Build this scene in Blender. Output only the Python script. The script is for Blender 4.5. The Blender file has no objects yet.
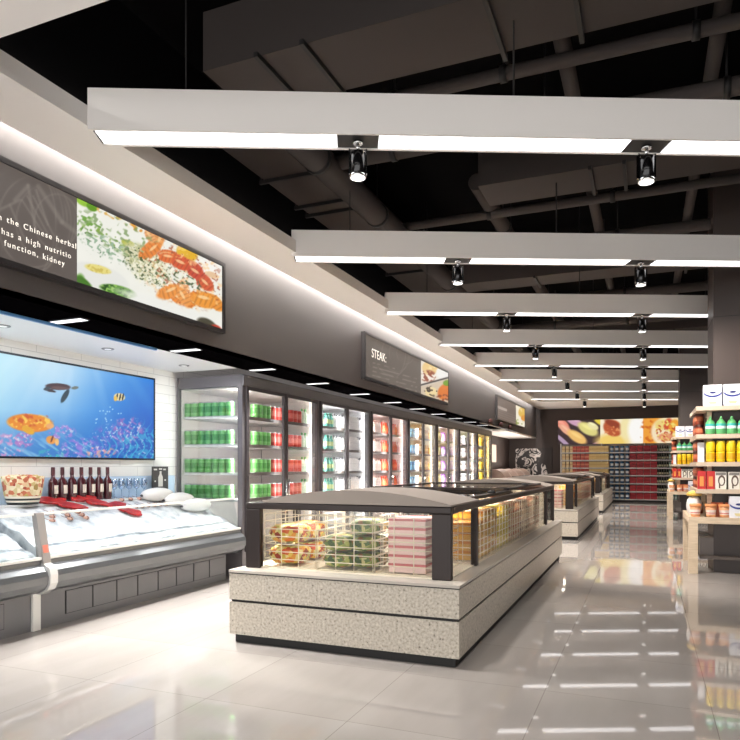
import bpy, bmesh, math, random
import numpy as np
from mathutils import Vector, Matrix
random.seed(7)
R = math.radians
SC = bpy.context.scene
COL = SC.collection
# ------------------------------------------------------------------ view geometry (measured from the photo)
FPX, CXP, HYP, CH = 665.0, 370.0, 466.5, 1.2
YAW = math.atan(276/665)
cY, sY = math.cos(YAW), math.sin(YAW)
def at(px, py, X=None, Y=None, Z=None):
    u = (px-CXP)/FPX; v = -(py-HYP)/FPX
    r = (u*cY-sY, u*sY+cY, v)
    t = X/r[0] if X is not None else (Y/r[1] if Y is not None else (Z-CH)/r[2])
    return Vector((r[0]*t, r[1]*t, r[2]*t+CH))
def proj(X, Y, Z):
    xc = X*cY+Y*sY; zc = -X*sY+Y*cY
    return CXP+FPX*xc/zc, HYP-FPX*(Z-CH)/zc

# ------------------------------------------------------------------ materials
def s2l(c):
    return tuple(((v/255)/12.92 if v/255 <= .04045 else ((v/255+.055)/1.055)**2.4) for v in c)
MATS = {}
def M(name, rgb=(200,200,200), rough=.5, metal=0, emit=0, spec=.5, coat=0):
    if name in MATS: return MATS[name]
    m = bpy.data.materials.new(name); m.use_nodes = True
    b = m.node_tree.nodes['Principled BSDF']
    c = s2l(rgb)+(1,)
    b.inputs['Base Color'].default_value = c
    b.inputs['Roughness'].default_value = rough
    b.inputs['Metallic'].default_value = metal
    b.inputs['Specular IOR Level'].default_value = spec
    b.inputs['Coat Weight'].default_value = coat
    if emit:
        b.inputs['Emission Color'].default_value = c
        b.inputs['Emission Strength'].default_value = emit
    MATS[name] = m
    return m
def nodes(m): return m.node_tree.nodes, m.node_tree.links, m.node_tree.nodes['Principled BSDF']
def ramp(N, stops):
    r = N.new('ShaderNodeValToRGB')
    e = r.color_ramp.elements
    while len(e) < len(stops): e.new(.5)
    for el, (p, c) in zip(e, stops):
        el.position = p; el.color = s2l(c)+(1,)
    return r
def noisy(name, stops, scale, rough=.6, detail=4, kind='noise', bump=0, stretch=None, spec=.5):
    if name in MATS: return MATS[name]
    m = M(name, (128,128,128), rough, spec=spec); N, L, b = nodes(m)
    tc = N.new('ShaderNodeTexCoord'); mp = N.new('ShaderNodeMapping')
    L.new(tc.outputs['Object'], mp.inputs[0])
    if stretch: mp.inputs['Scale'].default_value = stretch
    if kind == 'noise':
        t = N.new('ShaderNodeTexNoise'); t.inputs['Detail'].default_value = detail; out = t.outputs['Fac']
    else:
        t = N.new('ShaderNodeTexVoronoi'); out = t.outputs['Color']
    t.inputs['Scale'].default_value = scale
    L.new(mp.outputs[0], t.inputs['Vector'])
    r = ramp(N, stops)
    L.new(out, r.inputs[0]); L.new(r.outputs[0], b.inputs['Base Color'])
    if bump:
        bp = N.new('ShaderNodeBump'); bp.inputs['Strength'].default_value = bump
        L.new(t.outputs[0], bp.inputs['Height']); L.new(bp.outputs[0], b.inputs['Normal'])
    return m
def glass(name, tint=(240,250,250), refl=.08, rough=.02):
    if name in MATS: return MATS[name]
    m = bpy.data.materials.new(name); m.use_nodes = True
    N = m.node_tree.nodes; L = m.node_tree.links; N.clear()
    o = N.new('ShaderNodeOutputMaterial'); mx = N.new('ShaderNodeMixShader')
    t = N.new('ShaderNodeBsdfTransparent'); g = N.new('ShaderNodeBsdfGlossy')
    t.inputs[0].default_value = s2l(tint)+(1,); g.inputs['Roughness'].default_value = rough
    fr = N.new('ShaderNodeLayerWeight'); pw = N.new('ShaderNodeMath'); pw.operation = 'POWER'; pw.inputs[1].default_value = 4
    ml = N.new('ShaderNodeMath'); ml.operation = 'MULTIPLY_ADD'; ml.inputs[1].default_value = .45; ml.inputs[2].default_value = refl*.5
    ml.use_clamp = True
    L.new(fr.outputs['Facing'], pw.inputs[0]); L.new(pw.outputs[0], ml.inputs[0]); L.new(ml.outputs[0], mx.inputs[0])
    L.new(t.outputs[0], mx.inputs[1]); L.new(g.outputs[0], mx.inputs[2]); L.new(mx.outputs[0], o.inputs[0])
    MATS[name] = m
    return m
def floor_mat():
    m = M('glossy_floor_tile', (190,182,175), .03, spec=.42); N, L, b = nodes(m)
    tc = N.new('ShaderNodeTexCoord'); mp = N.new('ShaderNodeMapping')
    mp.inputs['Location'].default_value = (.5, .35, 0)
    L.new(tc.outputs['Object'], mp.inputs[0])
    br = N.new('ShaderNodeTexBrick'); br.offset = 0; br.squash = 1
    br.inputs['Scale'].default_value = 1; br.inputs['Brick Width'].default_value = .8; br.inputs['Row Height'].default_value = .8
    br.inputs['Mortar Size'].default_value = .0018; br.inputs['Mortar Smooth'].default_value = .1
    br.inputs['Color1'].default_value = s2l((162,156,151))+(1,); br.inputs['Color2'].default_value = s2l((157,150,145))+(1,)
    br.inputs['Mortar'].default_value = s2l((128,120,113))+(1,)
    L.new(mp.outputs[0], br.inputs['Vector'])
    nz = N.new('ShaderNodeTexNoise'); nz.inputs['Scale'].default_value = 1.1; nz.inputs['Detail'].default_value = 5
    sm = N.new('ShaderNodeMapping'); sm.inputs['Scale'].default_value = (3, .7, 1)
    L.new(tc.outputs['Object'], sm.inputs[0]); L.new(sm.outputs[0], nz.inputs['Vector'])
    mx = N.new('ShaderNodeMix'); mx.data_type = 'RGBA'; mx.blend_type = 'MULTIPLY'; mx.inputs[0].default_value = .35
    rp = ramp(N, [(.35, (205,200,196)), (.7, (255,255,255))])
    L.new(nz.outputs['Fac'], rp.inputs[0]); L.new(br.outputs['Color'], mx.inputs[6]); L.new(rp.outputs[0], mx.inputs[7])
    L.new(mx.outputs[2], b.inputs['Base Color'])
    return m
def tile_wall_mat():
    m = M('white_wall_tile', (238,238,236), .25); N, L, b = nodes(m)
    tc = N.new('ShaderNodeTexCoord'); sp = N.new('ShaderNodeSeparateXYZ'); cb = N.new('ShaderNodeCombineXYZ')
    L.new(tc.outputs['Object'], sp.inputs[0]); L.new(sp.outputs[1], cb.inputs[0]); L.new(sp.outputs[2], cb.inputs[1])
    br = N.new('ShaderNodeTexBrick'); br.inputs['Scale'].default_value = 1
    br.inputs['Brick Width'].default_value = .5; br.inputs['Row Height'].default_value = .1
    br.inputs['Mortar Size'].default_value = .003
    br.inputs['Color1'].default_value = s2l((240,240,238))+(1,); br.inputs['Color2'].default_value = s2l((234,234,232))+(1,)
    br.inputs['Mortar'].default_value = s2l((205,205,205))+(1,)
    L.new(cb.outputs[0], br.inputs['Vector']); L.new(br.outputs['Color'], b.inputs['Base Color'])
    return m
def granite_mat():
    m = M('speckled_granite', (200,194,182), .3); N, L, b = nodes(m)
    tc = N.new('ShaderNodeTexCoord')
    v = N.new('ShaderNodeTexNoise'); v.inputs['Scale'].default_value = 62; v.inputs['Detail'].default_value = 5
    L.new(tc.outputs['Object'], v.inputs['Vector'])
    r = ramp(N, [(.31,(96,88,80)), (.37,(166,157,143)), (.55,(188,179,165)), (.7,(206,198,184))])
    L.new(v.outputs['Fac'], r.inputs[0]); L.new(r.outputs[0], b.inputs['Base Color'])
    return m
def print_mat(strength):
    nm = 'backlit_print' if strength > .6 else 'printed_film'
    if nm in MATS: return MATS[nm]
    m = bpy.data.materials.new(nm); m.use_nodes = True; N, L, b = nodes(m)
    a = N.new('ShaderNodeAttribute'); a.attribute_name = 'print'
    b.inputs['Base Color'].default_value = (.03,.03,.03,1)
    L.new(a.outputs['Color'], b.inputs['Emission Color']); b.inputs['Emission Strength'].default_value = strength/1.8
    b.inputs['Roughness'].default_value = .35; b.inputs['Specular IOR Level'].default_value = .12
    MATS[nm] = m
    return m
GLASS = glass('clear_glass', (252,252,252))
WHITE = M('white_paint', (242,238,234), .55)
BEAMW = M('beam_white', (240,235,230), .5)
DARKW = M('charcoal_wall_paint', (88,82,80), .6)
FARW = M('dark_brown_paint', (54,41,36), .6)
CEILD = M('black_ceiling_paint', (10,9,10), .9, spec=.04)
DUCT = M('dark_grey_duct_paint', (72,66,64), .7, spec=.15)
GRAN = granite_mat()
FRAME = M('dark_bronze_metal', (44,36,34), .35, .4)
FGREY = M('grey_painted_metal', (112,108,110), .4, .3)
FINT = M('white_cabinet_liner', (236,232,230), .5)
STEEL = M('brushed_steel', (120,122,124), .3, .75)
PLINTH = M('grey_steel_panel', (116,116,119), .4, .35)
CHROME = M('chrome', (225,225,225), .12, 1)
BLACK = M('black_gloss', (18,17,18), .12)
BLKM = M('black_matte', (20,18,18), .6)
LIT = M('lit_white_diffuser', (250,250,252), .5, 0, 1.5)
LITS = M('lit_small_diffuser', (255,252,246), .5, 0, 1.4)
WOOD = noisy('pale_oak', [(.3,(205,182,152)), (.7,(226,206,180))], 6, .45, stretch=(1,1,8))
LIDB = M('beige_lid_plastic', (138,127,118), .5)
WIRE = M('white_coated_wire', (238,226,204), .4)
ICE = noisy('crushed_ice', [(.36,(176,182,190)), (.5,(222,226,230)), (.62,(244,246,248))], 9, .35, bump=.6)
KERB = M('granite_cap', (178,170,160), .3)

# ------------------------------------------------------------------ mesh builder
class MB:
    def __init__(s): s.bm = bmesh.new()
    def _f(s, vs, m, smooth=False):
        try:
            f = s.bm.faces.new(vs); f.material_index = m; f.smooth = smooth
            return f
        except ValueError: return None
    def box(s, x0, x1, y0, y1, z0, z1, m=0):
        v = [s.bm.verts.new((x, y, z)) for z in (z0, z1) for y in (y0, y1) for x in (x0, x1)]
        for q in ((0,2,3,1), (4,5,7,6), (0,1,5,4), (2,6,7,3), (0,4,6,2), (1,3,7,5)):
            s._f([v[i] for i in q], m)
        return s
    def prism(s, pts, axis, a0, a1, m=0, smooth=False):
        # pts: closed 2D outline; axis 'y': (x,z) outline swept in y; 'z': (x,y); 'x': (y,z)
        def P(p, a):
            return {'y': (p[0], a, p[1]), 'z': (p[0], p[1], a), 'x': (a, p[0], p[1])}[axis]
        A = [s.bm.verts.new(P(p, a0)) for p in pts]; B = [s.bm.verts.new(P(p, a1)) for p in pts]
        n = len(pts)
        for i in range(n): s._f([A[i], A[(i+1) % n], B[(i+1) % n], B[i]], m, smooth)
        s._f(A, m); s._f(B[::-1], m)
        return s
    def tube(s, p, q, r, m=0, n=10, r2=None, caps=True):
        p = Vector(p); q = Vector(q); d = (q-p).normalized()
        u = d.orthogonal().normalized(); w = d.cross(u); r2 = r if r2 is None else r2
        A = []; B = []
        for i in range(n):
            a = 2*math.pi*i/n; k = u*math.cos(a)+w*math.sin(a)
            A.append(s.bm.verts.new(p+k*r)); B.append(s.bm.verts.new(q+k*r2))
        for i in range(n): s._f([A[i], A[(i+1) % n], B[(i+1) % n], B[i]], m, True)
        if caps: s._f(A[::-1], m); s._f(B, m)
        return s
    def lathe(s, prof, c=(0,0,0), n=14, m=0):
        # prof: list of (r, z[, material of the band above])
        rings = []
        for p in prof:
            rings.append([s.bm.verts.new((c[0]+p[0]*math.cos(2*math.pi*i/n), c[1]+p[0]*math.sin(2*math.pi*i/n), c[2]+p[1])) for i in range(n)])
        for k in range(len(prof)-1):
            mm = prof[k][2] if len(prof[k]) > 2 else m
            for i in range(n): s._f([rings[k][i], rings[k][(i+1) % n], rings[k+1][(i+1) % n], rings[k+1][i]], mm, True)
        s._f(rings[0][::-1], prof[0][2] if len(prof[0]) > 2 else m)
        s._f(rings[-1], prof[-1][2] if len(prof[-1]) > 2 else m)
        return s
    def ball(s, c, rx, ry, rz, m=0, n=14, rings=9, fn=None):
        R_ = []
        for k in range(1, rings):
            t = math.pi*k/rings
            row = []
            for i in range(n):
                a = 2*math.pi*i/n
                p = Vector((math.sin(t)*math.cos(a), math.sin(t)*math.sin(a), math.cos(t)))
                g = fn(p) if fn else 1
                row.append(s.bm.verts.new((c[0]+p.x*rx*g, c[1]+p.y*ry*g, c[2]+p.z*rz*g)))
            R_.append(row)
        T = s.bm.verts.new((c[0], c[1], c[2]+rz)); B = s.bm.verts.new((c[0], c[1], c[2]-rz))
        for i in range(n):
            s._f([T, R_[0][i], R_[0][(i+1) % n]], m, True); s._f([B, R_[-1][(i+1) % n], R_[-1][i]], m, True)
        for k in range(len(R_)-1):
            for i in range(n): s._f([R_[k][i], R_[k+1][i], R_[k+1][(i+1) % n], R_[k][(i+1) % n]], m, True)
        return s
    def build(s, name, mats, parent=None, loc=None, bevel=0):
        bmesh.ops.recalc_face_normals(s.bm, faces=s.bm.faces)
        me = bpy.data.meshes.new(name); s.bm.to_mesh(me); s.bm.free()
        for mt in (mats if isinstance(mats, (list, tuple)) else [mats]): me.materials.append(mt)
        o = bpy.data.objects.new(name, me); COL.objects.link(o)
        if parent: o.parent = parent
        if loc is not None: o.location = loc
        if bevel:
            md = o.modifiers.new('bevel', 'BEVEL'); md.width = bevel; md.segments = 2; md.limit_method = 'ANGLE'
        return o
def tag(o, label, cat, group=None, kind=None):
    o['label'] = label; o['category'] = cat
    if group: o['group'] = group
    if kind: o['kind'] = kind
    return o
def thing(name, label, cat, loc=(0,0,0), rz=0, group=None):
    o = bpy.data.objects.new(name, None); COL.objects.link(o); o.empty_display_size = .1
    o.location = loc; o.rotation_euler = (0, 0, rz)
    return tag(o, label, cat, group)
def struct(name, mb, mats, bevel=0):
    o = mb.build(name, mats, bevel=bevel); o['kind'] = 'structure'
    return o
def dup(src, loc, label, rz=None, group=None):
    r = src.copy(); COL.objects.link(r); r.location = loc; r['label'] = label
    if rz is not None: r.rotation_euler = (0, 0, rz)
    if group: r['group'] = group
    for ch in list(src.children):
        c = ch.copy(); COL.objects.link(c); c.parent = r
        for g in list(ch.children):
            d = g.copy(); COL.objects.link(d); d.parent = c
    return r
ORD = ['first','second','third','fourth','fifth','sixth','seventh','eighth','ninth','tenth','eleventh','twelfth','thirteenth','fourteenth']
USED = {}
def place(proto, loc, label, group, rz=0):
    # the first request moves the prototype itself, later ones copy it
    if proto.name not in USED:
        USED[proto.name] = 1; proto.location = loc; proto['label'] = label; proto['group'] = group; proto.rotation_euler = (0,0,rz)
        return proto
    return dup(proto, loc, label, rz, group)

# ------------------------------------------------------------------ the setting
XF, XA, XC = -3.66, -4.92, -4.03       # fascia plane, alcove back wall, fridge fronts
YF = 24.4
struct('floor', MB().box(-5.2, 6.2, -3, 24.7, -.1, 0), floor_mat())
struct('ceiling', MB().box(-5.2, 6.2, -3, 24.7, 4.7, 4.8), CEILD)
struct('wall_left', MB().box(XF-.14, XF, -1, YF, 2.26, 3.60), DARKW)
struct('wall_left_upper', MB().box(XF-.14, XF+.01, -1, YF, 3.601, 4.7), CEILD)
struct('wall_alcove', MB().box(XA-.12, XA, -1, YF, 0, 2.5), tile_wall_mat())
struct('wall_far', MB().box(-5.2, 6.2, YF, YF+.15, 0, 4.7), FARW)
struct('wall_right', MB().box(6, 6.2, -3, YF, 0, 4.7), M('warm_grey_wall', (84,74,68), .7))
b = MB()                                 # white dropped ceiling border round the black opening
ZC, ZT = 3.25, 3.37
b.box(-3.54, -3.1, 2.26, 21.6, ZC, ZT)
b.box(-3.54, 6, -1.0, 2.26, ZC, ZT)
b.box(-3.54, 6, 21.6, YF-.02, ZC, ZT)
b.box(-3.53, -3.51, 2.26, 21.6, ZT, 3.64)  # added unseen upstand, keeps cove light off the beams
struct('trim_1', b, WHITE)
struct('trim_2', MB().box(XC-.02, XF, -1, 18.64, 2.255, 2.30), M('black_soffit', (6,5,6), .9, spec=0))
struct('trim_3', MB().box(XA, XC-.02, -1, 6.09, 2.262, 2.30), M('alcove_white', (240,240,240), .5))
struct('trim_4', MB().box(XC-.02, XC+.005, -1, 4.75, 2.235, 2.254), M('blue_edge_strip', (96,150,205), .3))
struct('trim_5', MB().box(-4.62, XF-.005, 18.66, YF-.01, 2.215, 2.255), M('bakery_soffit_white', (238,230,220), .5))
b = MB(); b.box(XF-.005, XF+.11, 15.6, 20.4, 2.235, 2.258)
struct('trim_6', b, FARW)
struct('wall_bakery', MB().box(XA, -4.62, 18.66, YF, 0, 2.25), FARW)
colx0, colx1 = .71, 1.52
for i, dy in enumerate((0, 8.25)):
    b = MB(); b.box(colx0, colx1, 8.5+dy, 9.25+dy, 0, 4.7)
    for z in (1.0, 2.9, 3.6): b.box(colx0-.002, colx1+.002, 8.498+dy, 9.252+dy, z, z+.006, 1)
    o = struct('wall_column', b, [M('dark_panel_cladding', (64,52,47), .45), BLKM])

# services hung under the black ceiling
ducts = [
 ('rectangular_duct', 'wide dark rectangular air duct crossing above the nearest white beam', 'duct'),
]
def rect_duct(label, x0, x1, y0, y1, z0, z1, brk_x=(), brk_y=()):
    t = thing('air_duct', label, 'duct', (0, 0, 0), group='ceiling air ducts')
    MB().box(x0, x1, y0, y1, z0, z1).build('duct_body', DUCT, t)
    for x in brk_x:
        h = MB(); h.box(x, x+.03, y0-.05, y1+.05, z0-.035, z0)
        h.box(x+.005, x+.02, y1+.03, y1+.045, z0-.03, 4.7)
        h.build('hanger', BLKM, t)
    for y in brk_y:
        h = MB(); h.box(x0-.05, x1+.05, y, y+.03, z0-.035, z0)
        h.box(x0-.045, x0-.03, y+.005, y+.02, z0-.03, 4.7); h.box(x1+.03, x1+.045, y+.005, y+.02, z0-.03, 4.7)
        h.build('hanger', BLKM, t)
rect_duct('wide dark air duct crossing the ceiling above the nearest white beam', -2.9, 5.9, 3.9, 4.5, 4.0, 4.42, brk_x=(-2.45, -2.1, -.9, -.4))
rect_duct('dark air duct crossing the ceiling between the first and second white beams', -1.55, 5.9, 6.55, 7.1, 4.0, 4.35, brk_x=(-.5, -.2, 1.5))
rect_duct('long dark air duct running beside the cream ceiling border', -3.45, -2.95, 4.9, 21, 4.0, 4.4, brk_y=(5.6, 6.3, 6.55, 9, 12))
rect_duct('dark air duct crossing the ceiling above the third white beam', -2.6, 5.9, 9.8, 10.3, 3.95, 4.3, brk_x=(-1.5, .5))
rect_duct('dark air duct crossing the ceiling above the fifth white beam', -2.6, 5.9, 14.6, 15.2, 3.95, 4.3, brk_x=(-1.5, .5))
def pipe(label, p, q, r, cl=()):
    t = thing('ceiling_pipe', label, 'pipe', (0,0,0), group='ceiling pipes')
    MB().tube(p, q, r, n=14).build('pipe_run', DUCT, t)
    p = Vector(p); q = Vector(q); d = (q-p).normalized()
    for f in cl:
        c = p.lerp(q, f); k = MB()
        k.tube(c-d*.025, c+d*.025, r+.012, n=14)
        k.tube(c, (c.x, c.y, 4.7), .008, n=6)
        k.build('clamp', BLKM, t)
pipe('thick dark pipe running deep under the black ceiling on the left side', (-2.75,4.9,3.98), (-2.75,21,3.98), .12, (.03,.12,.3,.5))
pipe('dark pipe running deep towards the middle of the nearest beam', (-.55,2.6,4.22), (-.55,21,4.22), .06, (.1,.25,.4))
pipe('dark pipe running deep over the right end of the beams', (.47,2.6,4.25), (.47,21,4.25), .055, (.1,.25,.4))
pipe('dark pipe running deep midway between left duct and centre', (-1.65,6.9,4.2), (-1.65,21,4.2), .09, (.1,.25,.4))
pipe('slim pipe crossing just behind the wide duct over the nearest beam', (-2.7,4.95,4.12), (5.9,4.95,4.12), .05, (.1,.2,.35))
pipe('pipe crossing right above the second white beam', (-3.0,5.65,4.05), (5.9,5.65,4.05), .07, (.1,.25,.4))
pipe('pipe crossing over the space behind the second white beam', (-3.0,7.6,4.1), (5.9,7.6,4.1), .05, (.15,.3,.45))
pipe('pipe crossing over the space behind the third white beam', (-3.0,8.9,4.1), (5.9,8.9,4.1), .07, (.15,.3,.45))
pipe('pipe crossing over the space behind the fourth white beam', (-3.0,11.9,4.1), (5.9,11.9,4.1), .08, (.15,.3,.45))
pipe('farthest pipe crossing the black ceiling over the fifth beam', (-3.0,13.6,4.0), (5.9,13.6,4.0), .08, (.15,.3,.45))

# ------------------------------------------------------------------ hanging light beams and their spotlights
BANG = R(24.5); bd = Vector((math.cos(BANG), math.sin(BANG), 0))
BY = [3.03, 5.60, 8.08, 10.57, 13.03, 15.45, 17.85, 20.2]
ORDN = ['nearest','second','third','fourth','fifth','sixth','seventh','farthest']
def spot_at(X): return (X-(-3.09))/bd.x
BL = 5.4
plates = [spot_at(-1.66)+.05, spot_at(.0)+.05]
root = None
for i, y in enumerate(BY):
    lab = {0:'nearest long white hanging light beam, largest of the row', 7:'farthest white hanging light beam, next to the dark far wall'}.get(i, f'{ORDN[i]} white hanging light beam counted from the viewer')
    loc = (-3.09 if i == 0 else -3.14, y, 3.22)
    if root is None:
        root = thing('light_beam', lab, 'light', loc, BANG, 'white hanging light beams')
        W = .21
        b = MB(); b.box(0, BL, 0, W, .012, .25); b.box(0, BL, 0, .016, 0, .012); b.box(0, BL, W-.016, W, 0, .012); b.box(0, .02, .016, W-.016, 0, .012)
        b.build('beam_casing', BEAMW, root)
        b = MB(); b.box(.02, BL-.02, .016, W-.016, .008, .0118); b.build('light_channel', BLKM, root)
        segs = [(.035, plates[0]-.13), (plates[0]+.13, plates[1]-.13), (plates[1]+.13, BL-.05)]
        for a, c in segs:
            MB().box(a, c, .026, W-.026, .003, .0078).build('light_panel', LIT, root)
        for x in (.56, 2.6, 4.9):
            MB().tube((x, W/2, .25), (x, W/2, 1.48), .006, n=6).build('suspension_rod', BLKM, root)
    else:
        dup(root, loc, lab, BANG)
sp = None
k = 0
for i, y in enumerate(BY):
    for j, pxx in enumerate(plates):
        p = Vector((-3.09 if i == 0 else -3.14, y, 3.22)) + bd*pxx + Vector((-math.sin(BANG), math.cos(BANG), 0))*.105
        lab = f'black spotlight under the {ORDN[i]} hanging beam, {"left" if j == 0 else "right"} one of its two'
        if sp is None:
            sp = thing('spotlight', lab, 'spotlight', p, BANG, 'black spotlights under the hanging beams')
            MB().tube((0,0,-.012), (0,0,.003), .03, n=12).tube((0,0,-.05), (0,0,-.012), .012, n=8).build('swivel_mount', CHROME, sp)
            b = MB(); b.box(-.053, .053, -.006, .006, -.055, -.046)
            for s_ in (-1, 1): b.box(s_*.053-.004, s_*.053+.004, -.014, .014, -.2, -.046)
            b.build('yoke', CHROME, sp)
            MB().lathe([(.042,-.205),(.048,-.2),(.048,-.075),(.036,-.06),(.014,-.056)], n=16).build('lamp_body', BLACK, sp)
            b = MB(); b.lathe([(.05,-.222),(.053,-.218),(.053,-.206),(.046,-.203)], n=16); b.build('bezel', CHROME, sp)
            MB().tube((0,0,-.2255), (0,0,-.223), .044, n=16).build('lens', LITS, sp)
        else:
            dup(sp, p, lab, BANG)
        l = bpy.data.lights.new('spot_lamp', 'SPOT'); l.energy = (105 if i < 2 else 150 if i < 6 else 200) if j == 0 else (270 if i in (1, 4) else 140 if i in (2, 5) else 75 if i < 6 else 150); l.spot_size = R(105); l.spot_blend = .7; l.shadow_soft_size = .05
        l.color = (1, .965, .92) if i < 1 else (1, .93, .86)
        lo = bpy.data.objects.new('spot_lamp', l); COL.objects.link(lo); lo.location = p + Vector((0,0,-.235)); lo.rotation_euler = (0, 0, 0)
        if j == 1 and i in (1, 4): lo.rotation_euler = Vector((-.62, -1.0, 1.5)).to_track_quat('Z', 'Y').to_euler()

# black soffit: short linear lights; alcove: small downlights
ln = None
for i, y in enumerate((3.59, 4.9, 6.2, 7.51, 8.85, 10.2, 11.5, 12.8, 14.1, 15.4, 16.7)):
    lab = f'short white strip light set across black soffit, {ORD[i]} from the left'
    if ln is None:
        ln = thing('strip_light', lab, 'light', (-3.8, y, 2.255), 0, 'strip lights in the black soffit')
        b = MB(); b.box(-.19, .12, -.045, .045, -.008, .004); b.build('housing', BLKM, ln)
        MB().box(-.18, .11, -.036, .036, -.011, -.0085).build('diffuser', M('soffit_strip_glow', (235,235,238), .5, emit=.85), ln)
    else: dup(ln, (-3.8, y, 2.255), lab)
    l = bpy.data.lights.new('strip_lamp', 'AREA'); l.shape = 'RECTANGLE'; l.size = .13; l.size_y = .07; l.spread = R(105); l.energy = 28; l.color = (.98, .99, 1); l.color = (1, .985, .96)
    lo = bpy.data.objects.new('strip_lamp', l); COL.objects.link(lo); lo.location = (-3.80, y, 2.222); lo.rotation_euler = (0, R(-24), 0)
dl = None
for i, y in enumerate((3.57, 4.63, 5.7)):
    lab = f'small round recessed downlight in white alcove ceiling, {ORD[i]} from the left'
    if dl is None:
        dl = thing('downlight', lab, 'light', (-4.48, y, 2.262), 0, 'downlights over the fish counter')
        MB().lathe([(.045,-.006),(.05,-.008),(.055,-.003),(.055,0)], n=18).build('trim_ring', M('downlight_grey', (150,150,150), .3, .6), dl)
        MB().tube((0,0,-.0075), (0,0,-.0065), .03, n=18).build('lens', M('downlight_lens', (240,240,240), .4, emit=.45), dl)
    else: dup(dl, (-4.48, y, 2.262), lab)

# ------------------------------------------------------------------ printed pictures: painted on a grid of coloured faces
class Art:
    def __init__(s, O, U, V, w, h, nu, nv, bg=(255,255,255)):
        s.O = Vector(O); s.U = Vector(U); s.V = Vector(V); s.w, s.h, s.nu, s.nv = w, h, nu, nv
        uu, vv = np.meshgrid(np.linspace(0, w, nu+1), np.linspace(0, h, nv+1), indexing='ij')
        P = [np.array(O[k]+uu*U[k]+vv*V[k]) for k in range(3)]
        xc = P[0]*cY+P[1]*sY; zc = -P[0]*sY+P[1]*cY
        s.px = CXP+FPX*xc/zc; s.py = HYP-FPX*(P[2]-CH)/zc
        s.uu, s.vv = uu, vv
        s.c = np.ones((nu+1, nv+1, 3))*np.array(bg, float)
        s.rng = np.random.RandomState(3)
    def mix(s, a, col): s.c = s.c*(1-a[..., None])+np.array(col, float)*a[..., None]
    def ell(s, cx, cy, rx, ry, col, rot=0, soft=.25, a=1):
        t = math.radians(rot); dx = s.px-cx; dy = s.py-cy
        x = (dx*math.cos(t)+dy*math.sin(t))/rx; y = (-dx*math.sin(t)+dy*math.cos(t))/ry
        d = np.sqrt(x*x+y*y)
        s.mix(np.clip((1-d)/soft+.5, 0, 1)*a, col)
    def noise(s, fx, fy, seed):
        r = np.random.RandomState(seed); g = r.rand(64, 64)
        x = (s.px*.84+s.py*.54)/fx; y = (s.py*.84-s.px*.54)/fy; xi = np.floor(x).astype(int); yi = np.floor(y).astype(int)
        xf = x-xi; yf = y-yi; xf = xf*xf*(3-2*xf); yf = yf*yf*(3-2*yf)
        G = lambda i, j: g[i % 64, j % 64]
        return (G(xi,yi)*(1-xf)*(1-yf)+G(xi+1,yi)*xf*(1-yf)+G(xi,yi+1)*(1-xf)*yf+G(xi+1,yi+1)*xf*yf)
    def mask(s, cx, cy, rx, ry, rot=0):
        t = math.radians(rot); dx = s.px-cx; dy = s.py-cy
        x = (dx*math.cos(t)+dy*math.sin(t))/rx; y = (-dx*math.sin(t)+dy*math.cos(t))/ry
        return np.clip((1.1-np.sqrt(x*x+y*y))*4, 0, 1)
    def spk(s, cx, cy, rx, ry, col, rot=0, f=3, th=.6, seed=1, a=1):
        n = s.noise(f, f*.8, seed)
        s.mix(np.clip((n-th)*5, 0, 1)*s.mask(cx, cy, rx, ry, rot)*a, col)
    def build(s, name, parent, strength=.95):
        bm = bmesh.new(); N = s.U.cross(s.V)
        V = [[bm.verts.new(s.O+s.U*s.uu[i, j]+s.V*s.vv[i, j]) for j in range(s.nv+1)] for i in range(s.nu+1)]
        for i in range(s.nu):
            for j in range(s.nv): bm.faces.new([V[i][j], V[i+1][j], V[i+1][j+1], V[i][j+1]])
        bm.verts.index_update()
        me = bpy.data.meshes.new(name); bm.to_mesh(me); bm.free()
        at_ = me.color_attributes.new('print', 'FLOAT_COLOR', 'POINT')
        c = np.clip(s.c.reshape(-1, 3)/255, 0, 1); c = np.where(c <= .04045, c/12.92, ((c+.055)/1.055)**2.4)
        at_.data.foreach_set('color', np.hstack([c, np.ones((len(c), 1))]).astype(np.float32).ravel())
        me.materials.append(print_mat(strength))
        o = bpy.data.objects.new(name, me); COL.objects.link(o); o.parent = parent
        o.matrix_parent_inverse = Matrix.Translation(parent.location).inverted()
        return o
def board(parent, O, d, y0, y1, z0, z1, fr=.02, name='frame', mat=None):
    # shallow box whose face looks to +x, in world coordinates
    b = MB(); b.box(O, O+d-.006, y0, y1, z0, z1)
    b.box(O+d-.006, O+d, y0, y0+fr, z0, z1); b.box(O+d-.006, O+d, y1-fr, y1, z0, z1)
    b.box(O+d-.006, O+d, y0+fr, y1-fr, z0, z0+fr); b.box(O+d-.006, O+d, y0+fr, y1-fr, z1-fr, z1)
    o = b.build(name, mat or M('sign_frame_grey', (58,54,54), .4, .4), parent)
    o.matrix_parent_inverse = Matrix.Translation(parent.location).inverted()
    return o
def words(body, p, size, parent, name='lettering', col=(225,218,208), sx=1.0, sp=1.3):
    cu = bpy.data.curves.new(name, 'FONT'); cu.body = body; cu.size = size; cu.extrude = .001; cu.space_character = sp; cu.space_word = 1.25
    t = bpy.data.objects.new(name, cu); COL.objects.link(t)
    bpy.context.view_layer.update()
    me = bpy.data.meshes.new_from_object(t); bpy.data.objects.remove(t)
    me.materials.append(M('pale_lettering', col, .5, emit=.55))
    o = bpy.data.objects.new(name, me); COL.objects.link(o)
    o.parent = parent; o.matrix_parent_inverse = Matrix.Translation(parent.location).inverted()
    o.location = p; o.rotation_euler = (R(90), 0, R(90)); o.scale = (sx, 1, 1)
    return o

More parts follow.
